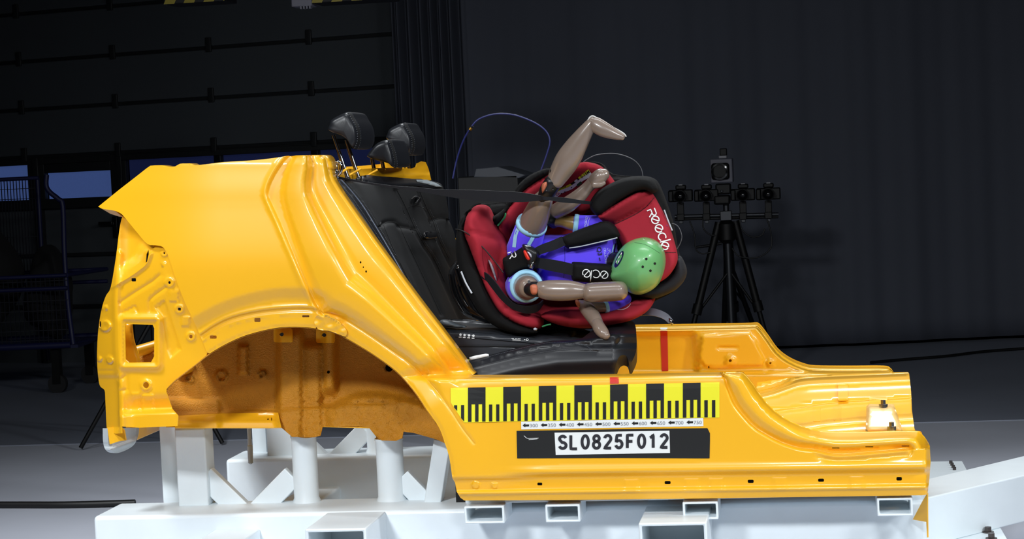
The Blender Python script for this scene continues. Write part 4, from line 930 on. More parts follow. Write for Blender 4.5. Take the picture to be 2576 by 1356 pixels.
px, fc = text_px('AIRBAG', (1390, 486), (1424, 471), 7.0, .01); decal('print', px, fc, fw, BLK, wallu, 0.005)
px, fc = text_px('0-15M', (1463, 449), (1484, 434), 7.5, .01); decal('print', px, fc, fw, BLK, wallu, 0.005)
v, f = stroke_px([ell(1403, 488, 4, 2.5, 16, -.4)[list(range(16))+[0]]], 1.4); decal('print', v, f, fw, mat('sign_red', (190, 30, 40), .5), wallu, 0.005)
decal('print', ell(1449, 455, 5, 3, 12, -.6), [tuple(range(12))], fw, WPR, wallu, 0.006)
for (a, b) in ((1421, 483), (1438, 472), (1412, 487)): decal('print', ell(a, b, 1.6, 1.8, 8), [tuple(range(8))], fw, BLK, wallu, 0.005)
v, f = stroke_px([[(1452, 465), (1462, 457)], [(1452, 469), (1464, 460)]], 3); decal('print', v, f, fw, mat('label_green', (20, 70, 45), .5), wallu, 0.005)
# lower side wall with ring print
lw_o = smc([(1360, 792), (1400, 779), (1450, 776), (1530, 776), (1572, 762), (1612, 748), (1646, 746), (1640, 768), (1622, 788), (1590, 805), (1550, 815), (1480, 826), (1420, 821), (1375, 806)], 3)
walll = cushion('side_wall', lw_o, RED, cs, tilt=lambda u, v: 0.42+0.0015*np.clip(800-v, 0, 60), h=0.06, w=24, back=0.06, step=7)
fl_ = on(bvh_of([walll]))
for r in (14, 22):
    e = ell(1560, 757, r*1.25, r, 40); e = e[(e[:, 1] > 768-0.2*(e[:, 0]-1560)) & (e[:, 0] > 1535)]; e = e[np.argsort(e[:, 0])]
    v, f = stroke_px([e], 1.8); decal('print', v, f, fl_, mat('pink_print', (225, 190, 190), .6), walll, 0.003)
tube('piping', [V3(a, b, 0.36) for a, b in sm([(1364, 822), (1375, 818), (1386, 816)], 3)], 0.0025, GRN, cs, n=8)
cushion('hook', [(1341, 827), (1346, 824), (1352, 827), (1350, 832), (1343, 831)], mat('pale_plastic', (190, 192, 205), .4), cs, Y=0.34, h=0.01, w=4, back=0.01, step=3)
# seat pad with its two leg lobes
pad_o = smc([(1166, 580), (1174, 544), (1190, 522), (1208, 515), (1228, 521), (1240, 543), (1249, 568), (1268, 600), (1278, 640), (1270, 690), (1285, 742), (1312, 772), (1350, 786), (1366, 802), (1360, 826), (1334, 827), (1293, 812), (1257, 785), (1230, 744), (1212, 704), (1195, 660), (1180, 620)], 4)
PE = sm([(1240, 543), (1262, 600), (1262, 660), (1270, 720), (1312, 770), (1366, 802)], 4)
def Ypad(u, v):
    d, _, _ = dpl(u, v, PE); return 0.46-0.0014*np.clip(d, 0, 60)
def fpad(u, v):
    d, _, _ = dpl(u, v, [(1164, 580), (1200, 586), (1262, 606)]); y = 0.012*ga(d, 5)
    d, _, _ = dpl(u, v, [(1257, 785), (1290, 762)]); y = y+0.010*ga(d, 4); d, _, _ = dpl(u, v, [(1185, 610), (1215, 690), (1250, 745), (1300, 790)]); return y+0.04*ss(60, 0, np.hypot(u-1248, v-670))
cushion('seat_pad', pad_o, RED, cs, tilt=Ypad, h=0.055, w=24, back=0.05, step=7, fn=fpad)
cushion('leg_rim', smc([(1146, 620), (1152, 570), (1168, 538), (1190, 516), (1206, 512), (1192, 524), (1176, 546), (1168, 580), (1182, 622), (1197, 662), (1214, 704), (1232, 745), (1259, 786), (1295, 813), (1336, 828), (1350, 838), (1300, 839), (1250, 824), (1206, 788), (1174, 735), (1154, 680)], 3), BKF, cs, tilt=lambda u, v: 0.40+0*u, h=0.05, w=16, back=0.10, step=7)
# recline cover, glossy, behind the rim
cushion('side_cover', smc([(1128, 700), (1134, 672), (1150, 654), (1168, 660), (1182, 710), (1205, 765), (1240, 812), (1200, 806), (1165, 790), (1142, 752)], 3), BLKG, cs, Y=0.44, h=0.05, w=18, back=0.06, step=6)
for pts in ([(1131, 690), (1140, 740), (1165, 785)], [(1150, 716), (1160, 745), (1176, 772)], [(1145, 676), (1152, 700), (1158, 720)]):
    tube('rib', [V3(a, b, 0.385) for a, b in sm(pts, 4)], 0.005, BLKG, cs, n=8)
tube('highlight_stick', [V3(a, b, 0.345) for a, b in sm([(1160, 683), (1172, 712), (1187, 738)], 4)], 0.0028, mat('grey_bar', (190, 196, 204), .3), cs, n=8)  # grey stick painting a highlight on the glossy cover
cushion('crotch_flap', smc([(1224, 648), (1232, 642), (1246, 662), (1254, 690), (1252, 706), (1244, 704), (1232, 672)], 3), mat('bright_red_fabric', (150, 22, 32), .8), cs, Y=0.405, h=0.02, w=8, back=0.02, step=4)
cushion('grey_lining', smc([(1228, 653), (1238, 666), (1246, 690), (1249, 708), (1243, 696), (1234, 672)], 3), mat('grey_lining', (150, 140, 150), .5), cs, Y=0.38, h=0.008, w=4, back=0.01, step=3)
# head support: black roll, red wings
hs_o = smc([(1484, 520), (1492, 494), (1515, 472), (1558, 451), (1602, 443), (1640, 449), (1660, 475), (1690, 560), (1704, 635), (1722, 672), (1724, 695), (1710, 720), (1684, 738), (1640, 750), (1590, 748), (1560, 700), (1545, 620), (1510, 548)], 4)
hs = cushion('head_support', hs_o, BKF, cs, tilt=lambda u, v: 0.50+0*u, h=0.05, w=20, back=0.16, step=8)
CR = sm([(1646, 497), (1628, 518), (1600, 538), (1559, 558), (1540, 566)], 4)
def Yhs(u, v):
    d, _, s = dpl(u, v, CR); up = ((u-1600)*-0.5+(v-530)*-1.0) > 0
    return np.where(up, 0.45-0.0014*d, 0.455-0.0004*d)+0.004*ga(d, 7)
hr_o = smc([(1505, 542), (1528, 526), (1552, 512), (1596, 487), (1622, 479), (1641, 487), (1660, 518), (1682, 568), (1696, 610), (1704, 652), (1690, 684), (1668, 705), (1630, 722), (1600, 715), (1580, 660), (1562, 610), (1540, 570), (1515, 556)], 4)
hw = cushion('head_pad', hr_o, RED, cs, tilt=Yhs, h=0.03, w=14, back=0.05, step=7)
cushion('head_roll', smc([(1484, 520), (1494, 494), (1516, 473), (1558, 452), (1602, 444), (1636, 449), (1654, 476), (1642, 486), (1622, 478), (1596, 485), (1550, 511), (1510, 541), (1494, 537)], 3), BKF, cs, tilt=lambda u, v: 0.40+0*u, h=0.05, w=15, back=0.08, step=6)
tube('edge_strip', [V3(a, b, 0.425) for a, b in sm([(1671, 528), (1680, 553), (1691, 580)], 4)], 0.0022, mat('grey_bar', (190, 196, 204), .3), cs, n=8)
cushion('head_side', smc([(1706, 645), (1722, 670), (1724, 695), (1710, 720), (1684, 738), (1640, 752), (1604, 742), (1640, 724), (1672, 706), (1692, 686)], 3), mat('dark_side_fabric', (24, 26, 32), .8), cs, tilt=lambda u, v: 0.46+0*u, h=0.04, w=14, back=0.14, step=6)
tube('piping', [V3(a, b, 0.44) for a, b in sm([(1520, 546), (1532, 548), (1545, 554), (1556, 561)], 3)], 0.0028, GRN, cs, n=8)
# wordmark: R e e c l e in thin strokes
def wordmark(letters, w, fn, m, parent, lift=0.003):
    L = []
    for k, c, r, ax, ay in letters:            # kind, centre, radius, unit vectors along the word and up the letters
        c = np.array(c, float); ax = np.array(ax, float); ay = np.array(ay, float)
        T = lambda pts: [c+ax*r*x+ay*r*y for x, y in pts]
        if k == 'e':
            L.append(T([(math.cos(t), math.sin(t)) for t in np.linspace(math.radians(50), math.radians(392), 34)])); L.append(T([(-.64, -.72), (.64, .72)]))
        elif k == 'c': L.append(T([(math.cos(t), math.sin(t)) for t in np.linspace(math.radians(48), math.radians(322), 26)]))
        elif k == 'l': L.append(T([(0, 1.5), (0, -1.15)]))
        elif k == 'R': L.append(T([(-1.0, -1.0), (-.98, .02), (-.05, .02), (.72, -1.0)])); L.append(T([(-1.0, 1.0), (.2, 1.0)]+[(.25+.5*math.cos(t), .5+.5*math.sin(t)) for t in np.linspace(math.pi/2, -math.pi/2, 10)]+[(-.05, .02)]))
    v, f = stroke_px(L, w); return decal('wordmark', v, f, fn, m, parent, lift)
fh = on(bvh_of([hw]))
v, f = stroke_px([CR[:20]], 1.6); decal('seam', v, f, fh, mat('red_seam', (70, 10, 18), .8), hw, 0.002)
v, f = stroke_px([[(1674, 635), (1701, 635)]], 1.2); decal('seam', v, f, fh, MATS['red_seam'], hw, 0.002)
d = np.array([0.37, 0.93]); d /= np.linalg.norm(d); up = np.array([d[1], -d[0]])
def wp(x, y): return (1600+x/9.042, 500+y/9.042)
wordmark([('R', wp(365, 325), 10.0, d, up), ('e', wp(440, 480), 9.4, d, up), ('e', wp(523, 675), 9.4, d, up), ('c', wp(595, 865), 9.4, d, up), ('l', wp(650, 960), 10.5, (0.25, .97), (0.97, -0.25)), ('e', wp(660, 1072), 9.2, d, up)], 2.9, fh, WPR, hw)
cushion('wing_badge', rrect(1676, 566, 1679, 569, 1), mat('purple_dot', (120, 40, 140), .5), cs, Y=0.405, h=0.002, w=1, back=.002, step=1.5)
# loose strap with a clip at the foot end
sp = ribbon('tether_strap', [V3(1606, 786, .55), V3(1630, 784, .52), V3(1655, 788, .50), V3(1675, 797, .49), V3(1688, 810, .48)], [0.024, 0.024, 0.022, 0.02, 0.016], (0.1, 0.5, 1), mat('grey_webbing', (120, 124, 136), .5), cs, thick=0.003)
cushion('clip', [(1682, 800), (1690, 803), (1695, 815), (1690, 819), (1684, 812)], STEEL, sp, Y=0.475, h=0.008, w=4, back=0.008, step=3)
# loose black lap strap in the leg area
ribbon('lap_strap', [V3(1212, 690, .37), V3(1228, 700, .35), V3(1246, 722, .345), V3(1266, 748, .345), V3(1292, 770, .35), V3(1325, 779, .36), V3(1352, 774, .38), V3(1366, 760, .40)], [.022, .024, .026, .022, .02, .026, .028, .02], (0.3, -0.5, 1), WEB, cs, thick=0.003)

# ================================================================ crash-test dummy
SKN = mat('dummy_vinyl_skin', (132, 116, 105), 0.3, coat=0.45, mott=(10, 0.08))
OLV = mat('olive_arm_vinyl', (142, 112, 58), 0.34, coat=0.2)
PUR = mat('violet_suit', (92, 62, 250), 0.7, bump=(900, .2, .0006), sheen=0.2)
CYN = mat('pale_blue_trim', (158, 212, 240), 0.7, bump=(900, .3, .0006))
GRH = mat('green_head_vinyl', (108, 176, 110), 0.36, coat=0.3, mott=(9, 0.06))
JNT = mat('black_joint', (20, 20, 22), 0.35); ORG = mat('orange_joint_pad', (186, 104, 74), 0.5); DHO = mat('hole_black', (6, 6, 6), 0.8)
dm = thing('crash_test_dummy', P(1440, 760, 0.45), 'child crash-test dummy with a green head and violet suit strapped in the child seat', 'dummy')
def Ytor(u, v): return 0.46+0*u
torso = cushion('torso', smc([(1350, 612), (1368, 592), (1420, 590), (1480, 574), (1528, 568), (1554, 598), (1558, 645), (1548, 700), (1525, 728), (1480, 742), (1430, 748), (1380, 742), (1356, 705), (1347, 655)], 3), PUR, dm, Y=0.50, h=0.115, w=62, back=0.06, step=7)
ft = on(bvh_of([torso]))
v, f = stroke_px([[(1420, 615), (1421, 650), (1418, 700)]], 1.2); decal('seam', v, f, ft, mat('violet_seam', (48, 30, 160), .8), torso, 0.001)
# collar and the print on the chest, reading down the image
v, f = stroke_px([[(1545, 615), (1541, 630), (1536, 650), (1534, 664)]], 3.0); decal('collar', v, f, ft, CYN, torso, 0.003)
v, f = stroke_px([[(1549, 612), (1546, 632), (1541, 650)]], 2.5); decal('collar', v, f, ft, JNT, torso, 0.003)
px, fc = text_px('CELLBOND ATD', (1518.5, 624), (1524.0, 684), 5.2, .006); decal('print', px, fc, ft, mat('pale_print', (196, 196, 255), .6), torso, 0.002)
v, f = stroke_px([sm([(1530, 624), (1527, 628), (1534, 632), (1528, 640), (1531, 650), (1529, 668)], 4), sm([(1534, 626), (1536, 640), (1533, 650), (1532, 668)], 4)], 1.0); decal('print', v, f, ft, mat('pale_print', (196, 196, 255), .6), torso, 0.002)
px, fc = text_px('Q3', (1502, 622), (1504.5, 643), 11, .03); decal('print', px, fc, ft, mat('ink', (22, 14, 70), .7), torso, 0.002)
v, f = stroke_px([[(1508, 648), (1509.5, 656)]], 2.4); decal('print', v, f, ft, mat('ink', (22, 14, 70), .7), torso, 0.002)
# ---- raised leg: thigh, black knee, shin with bare foot
PXM = 1/880.0
t1 = limb('thigh', [V3(1316, 640, .46), V3(1330, 590, .42), V3(1348, 545, .37), V3(1362, 512, .33), V3(1372, 494, .31)], np.array([40, 37.5, 35, 29, 22])*PXM, SKN, dm)
shorts = limb('shorts_leg', [V3(1304, 662, .478), V3(1312, 640, .46), V3(1322, 612, .436), V3(1330, 588, .418), V3(1333, 578, .411)], np.array([44, 45, 43.5, 41.5, 40.5])*PXM, PUR, dm)
ring_c = V3(1337, 566, .402); ax = np.array(V3(1345, 535, .38))-np.array(V3(1320, 605, .44)); ax /= np.linalg.norm(ax)
def hemring(name, c, ax, r, wd, m, parent):
    v, f = revolve_geo(np.array(c)-ax*wd/2, ax, [(r-.003, 0), (r+.0015, .001), (r+.0025, wd/2), (r+.0015, wd-.001), (r-.006, wd)], 36); return mesh(name, v, f, m, parent)
hemring('hem', ring_c, ax, 40*PXM, .018, CYN, dm)
fs_ = on(bvh_of([shorts]))
for l in ([(1303, 575), (1297, 592), (1293, 622)], [(1346, 586), (1337, 604), (1326, 622)]):
    v, f = stroke_px([sm(l, 4)], 9); decal('side_stripe', v, f, fs_, CYN, shorts, 0.002)
kn = limb('knee_joint', [V3(1370, 500, .31), V3(1380, 478, .295), V3(1392, 458, .285)], np.array([21, 25, 25])*PXM, JNT, dm, flat=.8)
cushion('knee_pad', smc([(1362, 470), (1366, 460), (1376, 455), (1378, 466), (1370, 480), (1364, 486)], 3), ORG, dm, Y=0.275, h=0.02, w=8, back=0.03, step=3)
for (a, b) in ((1375, 479), (1391, 477)): mesh('knee_bolt', *cyl_geo(P(a, b, .270), P(a, b, .2655), .0018, 10), mat('grey_bar2', (60, 60, 62), .5), kn, angle=40)
shin = limb('shin', [V3(1397, 456, .285), V3(1410, 432, .28), V3(1428, 402, .27), V3(1448, 370, .26), V3(1466, 342, .25), V3(1480, 322, .245), V3(1490, 309, .243)], np.array([22.5, 28, 31.5, 28, 22, 17.5, 15])*PXM, SKN, dm)
foot = limb('foot', [V3(1487, 306, .243), V3(1498, 313, .24), V3(1516, 324, .235), V3(1536, 333, .23), V3(1555, 341, .225), V3(1567, 345.5, .222)], np.array([13, 17, 17.5, 14.5, 10, 6.5])*PXM, SKN, dm, flat=1.15)
sl = sm([(1479, 303), (1484, 295), (1492, 292), (1506, 300), (1530, 314), (1556, 328), (1570, 337), (1575, 344)], 4); tube('sole_edge', P(sl[:, 0], sl[:, 1], .235), 0.0022, mat('pale_sole', (206, 204, 200), .5), dm, n=8)
fsn = on(bvh_of([shin])); decal('print', ell(1384, 430, 1.8, 4.5, 10, .3), [tuple(range(10))], fsn, JNT, shin, .001)
# ---- lower leg lying toward the viewer
t2 = limb('thigh', [V3(1312, 722, .44), V3(1320, 722, .38), V3(1327, 723, .33), V3(1331, 724, .29)], np.array([36, 35, 33, 27])*PXM, SKN, dm)
sh2 = limb('shorts_leg', [V3(1308, 722, .50), V3(1312, 722, .45), V3(1318, 722, .405), V3(1320, 722, .385)], np.array([40, 45, 46, 44])*PXM, PUR, dm)
ax2 = np.array([0.22, -0.97, 0.03]); ax2 /= np.linalg.norm(ax2)
rr_ = [(32, -.003), (33, .001), (36, .0025), (40, .0005), (43, -.004), (44, -.011), (43, -.018), (34, -.02)]
v, f = revolve_geo(V3(1325, 720, .352), ax2, [(a*PXM, b) for a, b in rr_], 40); mesh('hem', v, f, CYN, dm)
v, f = stroke_px([[(1280, 704), (1289, 707)]], 8); decal('side_stripe', v, f, on(bvh_of([sh2])), CYN, sh2, 0.003)
kn2 = limb('knee_joint', [V3(1338, 727, .275), V3(1348, 728, .262), V3(1358, 730, .255)], np.array([24, 25, 23])*PXM, JNT, dm, flat=.8)
cushion('knee_pad', smc([(1333, 722), (1338, 716), (1352, 718), (1353, 738), (1342, 742), (1335, 736)], 3), ORG, dm, Y=0.240, h=0.016, w=7, back=0.03, step=3)
mesh('hip_mark', *cyl_geo(P(1331, 709, .247), P(1331, 709, .243), .0045, 12), mat('grey_bar2', (60, 60, 62), .5), dm, angle=40)
shin2 = limb('shin', [V3(1360, 728, .255), V3(1378, 730, .25), V3(1410, 731, .245), V3(1440, 731, .24), V3(1466, 732, .236)], np.array([21.5, 25.5, 27, 25, 19])*PXM, SKN, dm)
foot2 = cushion('foot', smc([(1462, 738), (1466, 722), (1478, 713), (1520, 710), (1555, 708.5), (1570, 713), (1577, 726), (1577, 744), (1562, 756), (1520, 759), (1480, 760), (1467, 752)], 3), SKN, dm, Y=0.245, h=0.045, w=22, back=0.05, step=5)
mesh('screw', *cyl_geo(P(1359, 727, .232), P(1359, 727, .2285), .0025, 10), MATS['grey_bar2'], shin2, angle=40)
# ---- upper arm in its sleeve, forearm folded up to a closed mitten hand
limb('upper_arm', [V3(1392, 556, .44), V3(1412, 556, .43), V3(1440, 562, .43), V3(1470, 566, .44)], np.array([17, 16.5, 19, 20])*PXM, OLV, dm)
slv = limb('sleeve', [V3(1452, 562, .43), V3(1478, 564, .435), V3(1510, 566, .45), V3(1535, 578, .47)], np.array([22.5, 23.5, 26, 28])*PXM, PUR, dm)
axs = np.array(V3(1440, 561, .43))-np.array(V3(1470, 565, .435)); axs /= np.linalg.norm(axs); hemring('hem', V3(1449, 562, .43), axs, 22.5*PXM, .015, CYN, dm)
fsl = on(bvh_of([slv])); px, fc = text_px('CELLBOND ATD', (1473, 544), (1467, 584), 5, .006); decal('print', px, fc, fsl, mat('pale_print', (196, 196, 255), .6), slv, 0.002)
v, f = stroke_px([sm([(1480, 545), (1476, 556), (1478, 570), (1474, 580)], 4), sm([(1484, 547), (1480, 560), (1481, 574)], 4)], 1.0); decal('print', v, f, fsl, mat('pale_print', (196, 196, 255), .6), slv, 0.002)
limb('elbow_joint', [V3(1396, 562, .44), V3(1386, 550, .43), V3(1388, 534, .425)], np.array([15, 19, 15])*PXM, JNT, dm)
arm = limb('forearm', [V3(1400, 532, .42), V3(1428, 515, .40), V3(1456, 494, .385), V3(1478, 472, .38), V3(1491, 459, .375)], np.array([21, 21.5, 19, 15.5, 16])*PXM, SKN, dm)
hand = limb('hand', [V3(1490, 460, .376), V3(1503, 449, .37), V3(1514, 441.5, .37), V3(1523, 437.5, .372)], np.array([16, 19.5, 19.5, 14])*PXM, SKN, dm)
limb('thumb', [V3(1496, 464, .362), V3(1509, 464, .358), V3(1520, 460, .358)], np.array([11, 8.5, 5.5])*PXM, SKN, hand)
# ---- other arm hanging over the lower wall
limb('upper_arm', [V3(1478, 768, .39), V3(1500, 772, .385), V3(1520, 772, .39), V3(1540, 768, .41)], np.array([13, 14, 13.5, 13])*PXM, SKN, dm)
limb('sleeve', [V3(1526, 772, .395), V3(1540, 768, .405), V3(1558, 762, .425), V3(1575, 750, .45)], np.array([14.5, 15, 15, 16])*PXM, PUR, dm)
axl = np.array(V3(1518, 773, .39))-np.array(V3(1535, 769, .40)); axl /= np.linalg.norm(axl); hemring('hem', V3(1524, 772, .394), axl, 14*PXM, .013, CYN, dm)
limb('forearm', [V3(1458, 763, .33), V3(1472, 772, .32), V3(1486, 788, .295), V3(1498, 806, .27), V3(1504, 818, .25)], np.array([10, 17.5, 19.5, 17.5, 15])*PXM, SKN, dm)
limb('hand', [V3(1502, 814, .255), V3(1509, 827, .235), V3(1518, 838, .222), V3(1526, 846, .215)], np.array([15.5, 16.5, 15, 10])*PXM, SKN, dm)
cushion('elbow_pad', smc([(1447, 756), (1453, 755), (1460, 764), (1459, 776), (1450, 768)], 3), ORG, dm, Y=0.315, h=0.01, w=5, back=0.02, step=3)
# ---- head seen from the crown, neck to the left
nk = tube('neck', [V3(1520, 660, .44), V3(1545, 658, .42), V3(1560, 660, .41)], [0.030, 0.028, 0.030], JNT, dm, n=18)
head_o = smc([(1533, 700), (1538, 672), (1546, 650), (1558, 630), (1574, 613), (1596, 602), (1622, 598), (1648, 606), (1666, 624), (1674, 652), (1670, 684), (1657, 713), (1638, 731), (1612, 741), (1588, 738), (1570, 726), (1552, 716)], 4)
head = cushion('head', head_o, GRH, dm, Y=0.36, h=0.105, w=70, back=0.09, step=6, fn=lambda u, v: 0.030*ss(1585, 1540, u))
fhd = on(bvh_of([head]))
rim = ell(1557, 652, 6.5, 23, 26, .46); decal('neck_opening', rim, [tuple(range(26))], fhd, mat('navy_opening', (18, 14, 62), .4), head, 0.003)
for (a, b) in ((1563, 638), (1557, 647), (1550.5, 658), (1556, 658)):
    decal('opening_light', ell(a, b, 1.3, 3.4, 10, .35), [tuple(range(10))], fhd, WPR, head, 0.005)
for (a, b) in ((1626, 651.5), (1647.5, 663), (1617, 671), (1636.5, 681)):
    decal('screw_hole', ell(a, b, 3.1, 3.3, 14), [tuple(range(14))], fhd, DHO, head, 0.0012)
v, f = stroke_px([sm([(1596, 610), (1620, 614), (1640, 624), (1660, 637)], 4)], 0.7); decal('scratch', v, f, fhd, mat('scratch', (60, 96, 62), .6), head, 0.001)
mesh('lug', *cyl_geo(P(1620, 603, .335), P(1620, 603, .329), .003, 10), STEEL, head, angle=40)
mesh('neck_stud', *join([cyl_geo(P(1540, 664, .375), P(1540, 664, .365), .005, 10), cyl_geo(P(1543, 660, .375), P(1543, 660, .365), .003, 10)]), CHROME, nk, angle=40)
# ================================================================ harness of the child seat (over the dummy)
def strap(name, pts, w, y, **kw): return ribbon(name, [V3(a, b, c) for (a, b), c in zip(pts, y)], w, (0, -0.15, 1), WEB, cs, thick=0.0025, **kw)
strap('shoulder_strap', [(1344, 636), (1366, 626), (1392, 617), (1418, 606)], [.024, .027, .029, .029], [.355, .352, .352, .35])
strap('shoulder_strap', [(1348, 660), (1380, 666), (1412, 672), (1446, 680)], [.030, .034, .035, .034], [.355, .348, .345, .345])
up_ = cushion('shoulder_pad', smc([(1411, 600), (1424, 592), (1450, 580), (1482, 568), (1522, 556), (1545, 566), (1556, 584), (1559, 594), (1540, 602), (1500, 611), (1460, 620), (1432, 625), (1420, 618)], 3), BKF, cs, Y=0.375, h=0.04, w=16, back=0.02, step=5)
pl = sm([(1432, 624), (1460, 620), (1500, 611), (1530, 604), (1553, 598)], 4); tube('piping', P(pl[:, 0], pl[:, 1], .352), .0018, mat('grey_bar', (190, 196, 204), .3), up_, n=8)
lp = cushion('shoulder_pad', smc([(1438, 664), (1446, 659), (1490, 662), (1538, 667), (1546, 690), (1542, 712), (1500, 712), (1450, 708), (1438, 700)], 3), BKF, cs, Y=0.375, h=0.045, w=12, back=0.02, step=5)
fp_ = on(bvh_of([lp])); d2 = np.array([-1, -0.08]); d2 /= np.linalg.norm(d2); u2 = np.array([-d2[1]*-1, 1.0]); u2 = np.array([0.0, 1.0])
def wq(x, y): return (1420+x/7.139, 530+y/7.139)
wordmark([('e', wq(395, 1125), 9.6, d2, u2), ('l', wq(478, 1160), 10.5, d2, (-0.12, 1)), ('c', wq(565, 1135), 9.6, d2, u2), ('e', wq(715, 1150), 9.2, d2, u2)], 2.2, fp_, WPR, lp)
cp = cushion('crotch_pad', smc([(1264, 654), (1275, 644), (1300, 630), (1318, 617), (1330, 626), (1345, 660), (1352, 676), (1322, 678), (1296, 690), (1280, 698), (1270, 680)], 3), BKF, cs, Y=0.395, h=0.03, w=10, back=0.03, step=5)
fcp = on(bvh_of([cp])); dd = np.array([0.35, .94]); wordmark([('R', (1288.5, 642), 9.0, dd/np.linalg.norm(dd), (0.94, -0.35))], 2.3, fcp, WPR, cp)
bk = cushion('buckle', smc([(1313, 617), (1326, 616), (1345, 624), (1356, 636), (1352, 652), (1341, 674), (1328, 670), (1322, 650)], 3), BLK, cs, Y=0.350, h=0.025, w=12, back=0.03, step=4)
fbk = on(bvh_of([bk]))
cushion('release_button', smc([(1316.5, 632), (1322, 630), (1329, 640), (1334, 652), (1328, 655), (1321, 646)], 3), mat('signal_red', (225, 50, 30), .35), bk, Y=0.329, h=0.013, w=4, back=.004, step=2.5)
cushion('button_rim', smc([(1325, 631.5), (1333, 635), (1338, 643), (1337, 650), (1331, 642)], 3), mat('pale_plastic', (190, 192, 205), .4), bk, Y=0.329, h=0.012, w=3, back=.004, step=2.5)
cushion('tongue', [(1330, 674), (1336, 662), (1342, 654), (1346, 650), (1342, 664), (1340, 675)], CHROME, bk, Y=0.330, h=0.006, w=3, back=.004, step=3)
cushion('tongue', [(1318, 617), (1334, 618), (1336, 621), (1326, 622)], STEEL, bk, Y=0.330, h=0.006, w=2.5, back=.004, step=3)
# ================================================================ car belt and cables
bp = [(852, 447), (900, 456), (935, 462), (990, 470), (1056, 477), (1100, 483), (1150, 488), (1197, 491), (1250, 494), (1307, 496), (1354, 498), (1374, 499), (1416, 503), (1460, 508), (1490, 511)]
by = np.linspace(.22, .36, len(bp)); by[9:12] = [.26, .255, .255]; by = sm(np.stack([np.arange(15), by], 1), 1)[:, 1] if False else np.interp(np.arange(15), [0, 5, 9, 11, 12, 14], [.22, .26, .27, .258, .29, .37])
bwid = np.array([6, 5, 5, 6, 11, 14, 22, 27, 28, 26, 15, 8, 13, 9, 7])/870.0
belt = ribbon('seat_belt', [V3(a, b, c) for (a, b), c in zip(bp, by)], bwid, (0.05, -0.25, 1), WEB, None, thick=0.002)
tag(belt, 'dark seat-belt webbing stretched from the rear pillar across to the child seat', 'seat belt')

# ================================================================ stickers and tape on the sill
TAPEY = mat('sticker_yellow', (240, 232, 40), 0.45); TAPEK = mat('sticker_black', (15, 15, 15), 0.5); TAPEW = mat('sticker_white', (236, 238, 236), 0.5); TAPER = mat('red_tape', (206, 46, 32), 0.5); GRYI = mat('grey_ink', (130, 132, 140), 0.6); TXTI = mat('dark_ink', (30, 30, 38), 0.6)
def stick_px(outline, step=6, lift=0.0015): return tri2d(densify(outline, step), [], step)
def sticker(name, outline, m, lift, parent=None, fn=Yframe):
    p, f = tri2d(densify(outline, 6), [], 9); return decal(name, p, f, fn, m, parent, lift)
A = np.array([1133.5, 976.0]); B = np.array([1810.0, 961.5]); Cc = np.array([1810.0, 1050.5]); D = np.array([1133.5, 1063.5])
def ruv(x, t):                                  # x pixel along, t 0 top..1 bottom
    s = (x-A[0])/(B[0]-A[0]); return (x, (A[1]*(1-s)+B[1]*s)*(1-t)+(D[1]*(1-s)+Cc[1]*s)*t)
rul = sticker('ruler_sticker', [ruv(1133.5, 0), ruv(1810, 0), ruv(1810, 1), ruv(1167, 1), ruv(1134, 0.42)], TAPEY, 0.0015)
tag(rul, 'yellow and black measuring scale sticker along the top of the yellow sill', 'measuring sticker')
edges = [1133.5, 1177.3, 1221.3, 1266, 1310.5, 1355.3, 1399.5, 1444.8, 1489, 1534.8, 1579.6, 1625.4, 1670.3, 1717.8, 1762.4, 1810]
V, Fc = [], []
def quad(pts):
    V.extend(pts); n = len(V); Fc.append((n-4, n-3, n-2, n-1))
for i in range(15):
    a, b = edges[i], edges[i+1]; w = (b-a)/5
    if i % 2 == 1:
        quad([ruv(a, 0), ruv(b, 0), ruv(b, 0.48), ruv(a, 0.48)])
        for k in (0, 2, 4): quad([ruv(a+k*w+(.4 if k else 0), 0.48), ruv(a+(k+1)*w, 0.48), ruv(a+(k+1)*w, .985), ruv(a+k*w+(.4 if k else 0), .985)])
    else:
        for k in (1, 3):
            x = a+k*w
            if x < 1140: quad([ruv(x-1, .5), ruv(x+w, .5), ruv(x+w, .72), ruv(x+w-1, .72)]); continue
            bt = .985 if x > 1168 else min(.985, .42+(x-1134)/33*.58)
            quad([ruv(x, .5), ruv(x+w*.9, .5), ruv(x+w*.9, min(.985, bt+.1)), ruv(x, bt)])
V2, F2 = [], []
for q in Fc:                                    # split tall quads so the print follows the metal
    p = [np.array(V[i]) for i in q]; n = 3
    for k in range(n):
        a, b = k/n, (k+1)/n; r = [p[0]*(1-a)+p[3]*a, p[1]*(1-a)+p[2]*a, p[1]*(1-b)+p[2]*b, p[0]*(1-b)+p[3]*b]; V2 += r; F2.append(tuple(range(len(V2)-4, len(V2))))
decal('scale_print', np.array(V2), F2, Yframe, TAPEK, rul, 0.0025)
num = sticker('number_strip', [(1311, 1061), (1769, 1052), (1769.5, 1072), (1311.5, 1080.5)], TAPEW, 0.0016)
tag(num, 'white strip with small arrows and the numbers 300 to 750 under the scale sticker', 'label')
for i in range(10):
    x = 1314.5+i*45.55+(i*i*0.03); y = 1070.2-0.0192*(x-1314.5)
    s_ = 0.0
    px = np.array([(x, y), (x+7, y-5.2), (x+7, y-2.4), (x+16.5, y-2.6), (x+16.5, y+2.4), (x+7, y+2.6), (x+7, y+5.2)]); decal('arrow', px, [tuple(range(7))], Yframe, TAPEK, num, 0.0026)
    px, fc = text_px(str(300+50*i), (x+18.5, y+4.9), (x+38.5, y+4.5), 8.6); decal('number', px, fc, Yframe, GRYI, num, 0.0026)
